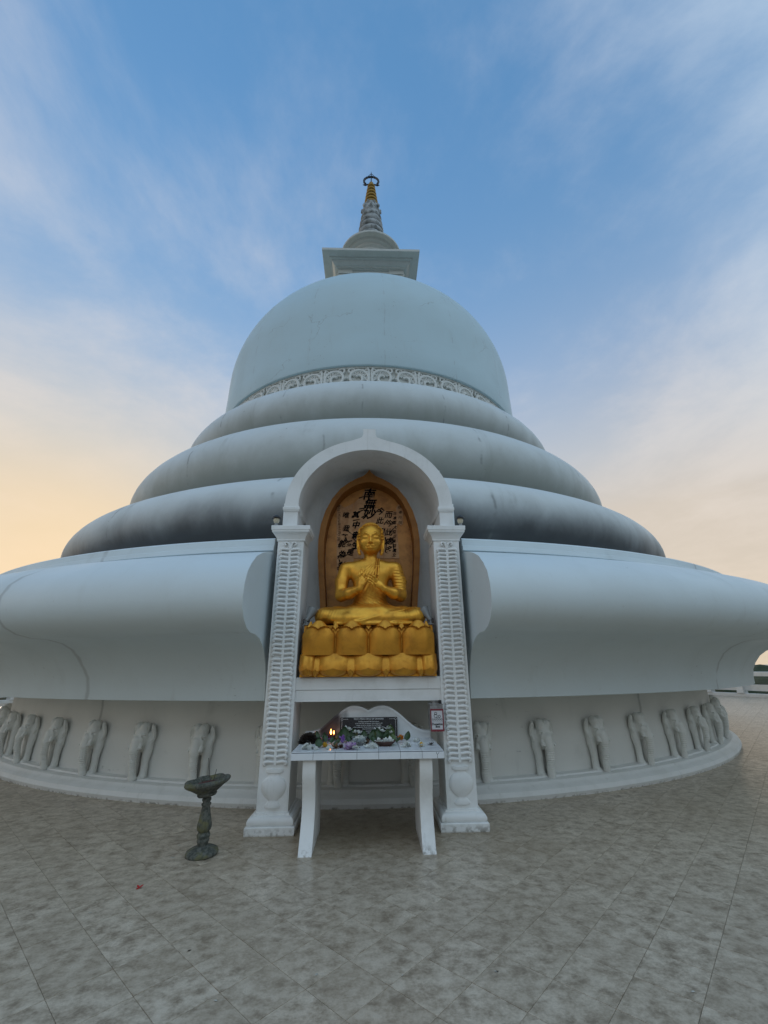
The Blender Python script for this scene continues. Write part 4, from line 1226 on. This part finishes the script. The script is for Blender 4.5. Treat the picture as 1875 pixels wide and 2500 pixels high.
def bloom(name, loc, m, label, cat, n=6, rings=((.2, .03, .009),), spread=0., count=1, group=None, up=1., seed=0):
    """flower or mound of small flowers: rings = (elevation, length, half width)"""
    rd = random.Random(seed); gg = G(); rings = tuple((el, L*1.25, W_*1.3) for el, L, W_ in rings)
    for c in range(count):
        if count > 1:
            a = rd.uniform(0, 2*pi); q = math.sqrt(rd.random())*spread
            o = Vector((q*cos(a), q*sin(a)*.8, .006+max(0, (1-(q/spread)**2))*up*spread*.7*rd.uniform(.6, 1.1)))
            ax = Vector((cos(a)*q/spread*.9+rd.gauss(0, .3), sin(a)*q/spread*.9-.35+rd.gauss(0, .3), .9)).normalized()
        else: o = Vector((0, 0, .004)); ax = Vector((0, -.25, 1)).normalized()
        e1 = ax.orthogonal().normalized(); e2 = ax.cross(e1); ph = rd.uniform(0, 6.28)
        for el, L, W_ in rings:
            for k in range(n):
                an = ph+2*pi*k/n+rd.gauss(0, .08); ph2 = el+rd.gauss(0, .1)
                rad = e1*cos(an)+e2*sin(an); d = rad*cos(ph2)+ax*sin(ph2)
                petal_geo(gg, o, d, ax.cross(rad), L*rd.uniform(.85, 1.1), W_, rd.uniform(-.1, .35))
            ph += pi/n
    return tag(gg.obj(name, m, None, 80, loc), label, cat, group)


def leaf_obj(loc, size, rz, pitch, label, m='leafgreen', roll=0., seed=0, wd=.42):
    rd = random.Random(seed); gg = G(); n, k = 10, 6; v = []; size *= .92
    for i in range(n+1):
        q = i/n; w_ = wd*size*(math.sin(pi*min(1., q**.75))**.7)*(1-.15*q)+.0005
        for j in range(k+1):
            u = -1+2*j/k
            v.append((u*w_, q*size, .012*size/.08*(u*u)+.02*size/.08*q*q*.5+rd.gauss(0, .0007)))
    gg.add(v, [(i*(k+1)+j, i*(k+1)+j+1, (i+1)*(k+1)+j+1, (i+1)*(k+1)+j) for i in range(n) for j in range(k)])
    o = gg.obj('offering_leaf', m, None, 80, loc, (pitch, roll, rz))
    return tag(o, label, 'leaf', 'green leaves laid on the altar')


J = ((.25, .020, .0045), (.7, .016, .0040))
bloom('jasmine_cluster', on_table(145, 535), 'jasmine', 'heap of white jasmine on the altar below the dark wilted bunch', 'flowers', 6, J, .052, 34, 'white jasmine heaps', seed=1)
bloom('jasmine_cluster', on_table(372, 535), 'jasmine', 'small white jasmine bit between two leaves, beside the yellow petal', 'flowers', 6, J, .02, 7, 'white jasmine heaps', seed=2)
bloom('jasmine_cluster', on_table(850, 520), 'jasmine', 'white jasmine heap at the table edge left of the clay dish foot', 'flowers', 6, J, .042, 26, 'white jasmine heaps', seed=3)
bloom('jasmine_cluster', on_table(1215, 508), 'jasmine', 'white jasmine heap below the orange flower', 'flowers', 6, J, .04, 26, 'white jasmine heaps', seed=4)
bloom('jasmine_cluster', on_table(1335, 450), 'jasmine', 'loose white jasmine lying behind the yellow-hearted blossom', 'flowers', 6, J, .03, 10, 'white jasmine heaps', seed=5)
bloom('jasmine_cluster', on_table(225, 540), 'jasmine', 'single fallen white blossom under the big round leaf', 'flowers', 6, J, .015, 4, 'white jasmine heaps', seed=6)
pl_ = bloom('frangipani', on_table(1385, 505), 'jasmine', 'white frangipani blossom with yellow heart near the table corner', 'flower', 5, ((.35, .045, .014), (.9, .036, .011)), seed=7)
G().lathe([(.014, .006), (.016, .03), (.006, .042)], 8).obj('heart', 'yellow', pl_, 60)
bloom('white_blossom', on_table(775, 520), 'jasmine', 'cream bud lying between brown bud and jasmine heap', 'flower', 5, ((.5, .03, .009),), seed=8)
# wilted dark bunch
bloom('wilted_bunch', on_table(150, 470), 'wilt', 'dark wilted flower bunch in a black pot at the sooty end of the altar', 'flowers', 6, ((.3, .05, .018), (.9, .045, .016)), .062, 14, up=1.7, seed=9)
tag(G().lathe([(.035, 0), (.048, .02), (.052, .05), (.045, .062), (.04, .05), (.03, .01)], 20).obj('black_pot', 'wilt', None, 50, on_table(155, 440)), 'small black pot half hidden by the dark wilted bunch', 'pot')
# lilies
lilyr = ((.55, .055, .012), (1.0, .055, .011))
bloom('water_lily', on_table(600, 535), 'lilac', 'open pale purple water lily lying in front of the glass bowl', 'flower', 7, ((.25, .062, .017), (.75, .055, .015)), seed=10)
bloom('water_lily', on_table(632, 525), 'purple', 'deep purple water lily heart beside the open pale lily', 'flower', 7, ((.7, .05, .013), (1.2, .046, .011)), seed=11)
bloom('water_lily', on_table(325, 455), 'purple', 'purple water lily standing above the yellow petal', 'flower', 7, lilyr, seed=12)
bloom('water_lily', on_table(522, 470), 'purple', 'dark purple bud leaning behind the pale lily', 'flower', 6, ((1.0, .06, .012), (1.3, .06, .010)), seed=13)
bloom('yellow_petal', on_table(330, 515), 'yellow', 'yellow flower between the two flat green leaves', 'flower', 5, ((.6, .04, .012), (1.1, .04, .010)), seed=14)
bloom('orange_flower', on_table(1160, 435), 'orange', 'bright orange flower standing right of the clay dish', 'flower', 6, ((.5, .045, .014), (1.1, .045, .012)), seed=15)
bloom('brown_bud', on_table(790, 485), 'budbrown', 'brown dry bud in front of the glass bowl', 'bud', 5, ((.8, .045, .012), (1.2, .045, .010)), seed=16)
bloom('brown_bud', on_table(450, 525), 'budbrown', 'brown dry bud lying under the second flat leaf', 'bud', 5, ((.3, .05, .010), (.9, .03, .010)), seed=17)
bloom('dead_insect_husk', on_table(1490, 490), 'wilt', 'small dark withered sprig alone at the cracked table corner', 'sprig', 5, ((.15, .035, .006), (.8, .022, .005)), seed=18)
# leaves
L_ = leaf_obj
L_(on_table(262, 525)+Vector((0, 0, .004)), .105, R(8), R(48), 'broad round green leaf propped between jasmine and yellow flower', seed=1)
L_(on_table(430, 510)+Vector((0, 0, .004)), .105, R(-55), R(30), 'broad green leaf propped left of the dark purple bud', seed=2)
L_(on_table(545, 455)+Vector((0, 0, .01)), .15, R(18), R(66), 'tall green leaf standing before the plaque edge by the flame', 'leafgreen', seed=3)
L_(on_table(640, 430)+Vector((0, 0, .01)), .12, R(-12), R(60), 'green leaf leaning behind the glass bowl', seed=4)
L_(on_table(845, 455)+Vector((0, 0, .01)), .12, R(-20), R(55), 'green leaf between the glass bowl and the clay dish', seed=5)
L_(on_table(905, 440)+Vector((0, 0, .012)), .12, R(10), R(60), 'green leaf behind the clay dish under white blossoms', seed=6)
L_(on_table(1040, 430)+Vector((0, 0, .012)), .15, R(-16), R(64), 'tall pale leaf rising over the far rim of the clay dish', 'leafpale', seed=7)
L_(on_table(1225, 450)+Vector((0, 0, .006)), .105, R(-35), R(50), 'green pointed leaf right of the orange flower', seed=8)
L_(on_table(452, 440)+Vector((0, 0, .004)), .085, R(-40), R(40), 'dull leaf at the foot of the oil lamp', 'leafgreen', seed=9)
L_(on_table(980, 440)+Vector((0, 0, .012)), .10, R(-50), R(40), 'short leaf inside the shade of the clay dish', 'leafgreen', seed=10)
bloom('white_blossom', on_table(590, 420)+Vector((0, .03, .09)), 'jasmine', 'white blossom caught on the tall leaf by the flame', 'flower', 5, ((.4, .04, .011), (.9, .03, .009)), seed=19)
bloom('white_blossom', on_table(915, 430)+Vector((0, .03, .085)), 'jasmine', 'white blossom on the leaf behind the clay dish', 'flower', 5, ((.4, .045, .011), (.9, .03, .009)), seed=20)
bloom('white_blossom', on_table(1025, 425)+Vector((0, .03, .10)), 'jasmine', 'white blossom on the tall pale leaf', 'flower', 5, ((.4, .045, .011), (.9, .03, .009)), seed=21)
bloom('white_blossom', on_table(700, 420)+Vector((0, .02, .06)), 'jasmine', 'white blossom tumbling from the glass bowl', 'flower', 5, ((.4, .035, .009), (.9, .03, .009)), seed=22)
L_(on_table(330, 470)+Vector((0, .02, .006)), .09, R(25), R(55), 'green leaf standing behind the purple water lily', seed=11)
L_(on_table(500, 440)+Vector((0, .0, .008)), .11, R(-20), R(58), 'green leaf between the oil lamp and the tall leaf', seed=12)
L_(on_table(760, 440)+Vector((0, .02, .008)), .10, R(14), R(58), 'green leaf showing over the rim of the glass bowl', seed=13)
L_(on_table(955, 430)+Vector((0, .02, .012)), .115, R(-6), R(62), 'upright leaf behind the middle of the clay dish', seed=14)
bloom('jasmine_cluster', on_table(660, 545), 'jasmine', 'few white jasmine stars at the table edge under the pale lily', 'flowers', 6, J, .03, 9, 'white jasmine heaps', seed=31)
bloom('red_blossom', on_table(505, 520), 'clay', 'dull red blossom lying before the dark purple bud', 'flower', 6, ((.4, .03, .010), (1., .028, .009)), seed=32)
for i, (a_, b_, sz_, rz_, pt_, lb) in enumerate(((590, 470, .085, 40, 45, 'small leaf squeezed between the tall leaf and the glass bowl'), (395, 480, .08, -25, 42, 'small leaf over the stem of the yellow flower'), (870, 475, .085, 30, 40, 'small leaf at the left rim of the clay dish'),
        (1085, 455, .095, 35, 52, 'leaf leaning out over the right rim of the clay dish'), (1110, 470, .08, -60, 30, 'small leaf under the orange flower'), (300, 440, .09, -40, 50, 'leaf beside the black pot'), (240, 430, .10, 20, 55, 'leaf standing between the black pot and the oil lamp'), (745, 470, .075, -35, 38, 'small leaf at the foot of the glass bowl'))):
    L_(on_table(a_, b_)+Vector((0, .005, .006)), sz_, R(rz_), R(pt_), lb, 'leafpale' if i == 3 else 'leafgreen', seed=40+i)
for i, (a_, b_, dz_, lb) in enumerate(((960, 425, .075, 'white blossom on the upright leaf behind the clay dish'), (1060, 430, .06, 'white blossom on the leaf at the right rim of the clay dish'), (655, 430, .07, 'white blossom on the leaf behind the glass bowl'), (555, 430, .11, 'white blossom tip on top of the tall leaf by the plaque corner'))):
    bloom('white_blossom', on_table(a_, b_)+Vector((0, .01, dz_)), 'jasmine', lb, 'flower', 5, ((.4, .03, .009), (.9, .026, .008)), seed=60+i)
# bowls
gp = on_table(705, 490)
tag(G().lathe([(.035, 0), (.042, .004), (.05, .02), (.066, .045), (.078, .068), (.082, .074), (.078, .074), (.072, .066), (.06, .045), (.044, .022), (.02, .010)], 40).obj('glass_bowl', 'glassy', None, 40, gp), 'cut glass bowl filled with white blossoms in the middle of the altar', 'bowl')
bloom('bowl_blossoms', gp+Vector((0, 0, .03)), 'jasmine', 'white blossoms filling the cut glass bowl', 'flowers', 6, J, .058, 40, seed=23)
dp = on_table(985, 492)
tag(G().lathe([(.06, 0), (.066, .006), (.09, .02), (.105, .034), (.11, .044), (.104, .045), (.096, .036), (.07, .022), (.03, .016)], 40).obj('clay_dish', 'clay', None, 40, dp), 'shallow dark clay dish holding white blossoms', 'dish')
for i, (a, s__) in enumerate(((-.062, 24), (.0, 25), (.052, 26))):
    bloom('dish_blossom', dp+Vector((a, -.02, .03)), 'jasmine', 'large white blossom lying in the clay dish', 'flower', 5, ((.35, .045, .013), (.9, .035, .011)), group='blossoms in the clay dish', seed=s__)
# oil lamp, lit
lp = on_table(400, 405)
la = empty('oil_lamp', lp); tag(la, 'burning oil lamp in a dark red jar against the sooty crest', 'oil lamp')
G().lathe([(.03, 0), (.038, .01), (.04, .05), (.034, .056), (.034, .05), (.03, .012)], 20).obj('jar', 'red_glass', la, 40)
G().lathe([(.002, .03), (.003, .065)], 6).obj('wick', 'black', la)
for x, y_, k in ((-.006, -.012, 1.25), (.024, .01, .85)):
    G().lathe([(.001, 0), (.006*k, .008*k), (.007*k, .016*k), (.004*k, .030*k), (.0006, .044*k)], 10, (x, y_, .062)).obj('flame', 'flame', la, 60)
for i, (a, b_, a2, b2) in enumerate(((660, 500, 715, 528), (540, 535, 600, 540), (480, 500, 545, 540), (1120, 440, 1140, 425))):
    p0, p1 = on_table(a, b_)+Vector((0, 0, .012)), on_table(a2, b2)+Vector((0, 0, .006))
    tag(G().tube([p0, (p0+p1)/2+Vector((0, 0, .004)), p1], [.0035, .003, .0025], 5).obj('flower_stalk', 'budbrown'), ('dark flower stalk sticking out before the glass bowl', 'flower stalk under the pale purple lily', 'flower stalk running to the dark purple bud', 'short stalk on the rim of the clay dish')[i], 'stalk', 'loose flower stalks')

# ------------------------------------------------------------------ litter on the tiles
def on_floor(u, v_):
    d = Fv+(u-937.5)/1026.26*R2-(v_-1250)/1026.26*U2
    t = -1.55/d.z
    return Vector((.023+d.x*t, -D+d.y*t, .002))


M['redpetal'] = mat('red_petal', (.45, .02, .02), .5)
rp_ = bloom('fallen_flower', on_floor(340, 2169), 'redpetal', 'small red star flower fallen on the open floor', 'flower', 4, ((.12, .022, .006),), seed=30)
M['bit'] = two_tone('pale_bit', (.55, .54, .48), (.4, .38, .32), .7)
bits = [(415, 2095), (436, 2066), (303, 2190), (390, 2184), (166, 2151), (458, 2324), (530, 2445), (983, 2384), (570, 2170), (1083, 2203), (770, 2383), (1210, 2375), (600, 2143), (640, 2130), (1562, 2025), (1690, 2424), (1213, 2376), (865, 2014), (215, 2230), (505, 2152)]
for i, (u, v_) in enumerate(bits):
    rd = random.Random(100+i); p = on_floor(u, v_); dark = i % 3 == 2
    L = rd.uniform(.012, .03) if i > 1 else .05
    a = rd.uniform(0, 3); dxy = Vector((cos(a), sin(a), 0))
    gg = G(); petal_geo(gg, Vector((0, 0, .001)), dxy, dxy.cross(Vector((0, 0, 1))), L, L*.22, .15, 4)
    tag(gg.obj('fallen_petal', 'wilt' if dark else 'bit', None, 80, p), 'tiny dark shrivelled petal lying on the floor tiles' if dark else 'tiny pale dry petal lying on the floor tiles', 'petal', 'dark petal litter' if dark else 'pale petal litter')
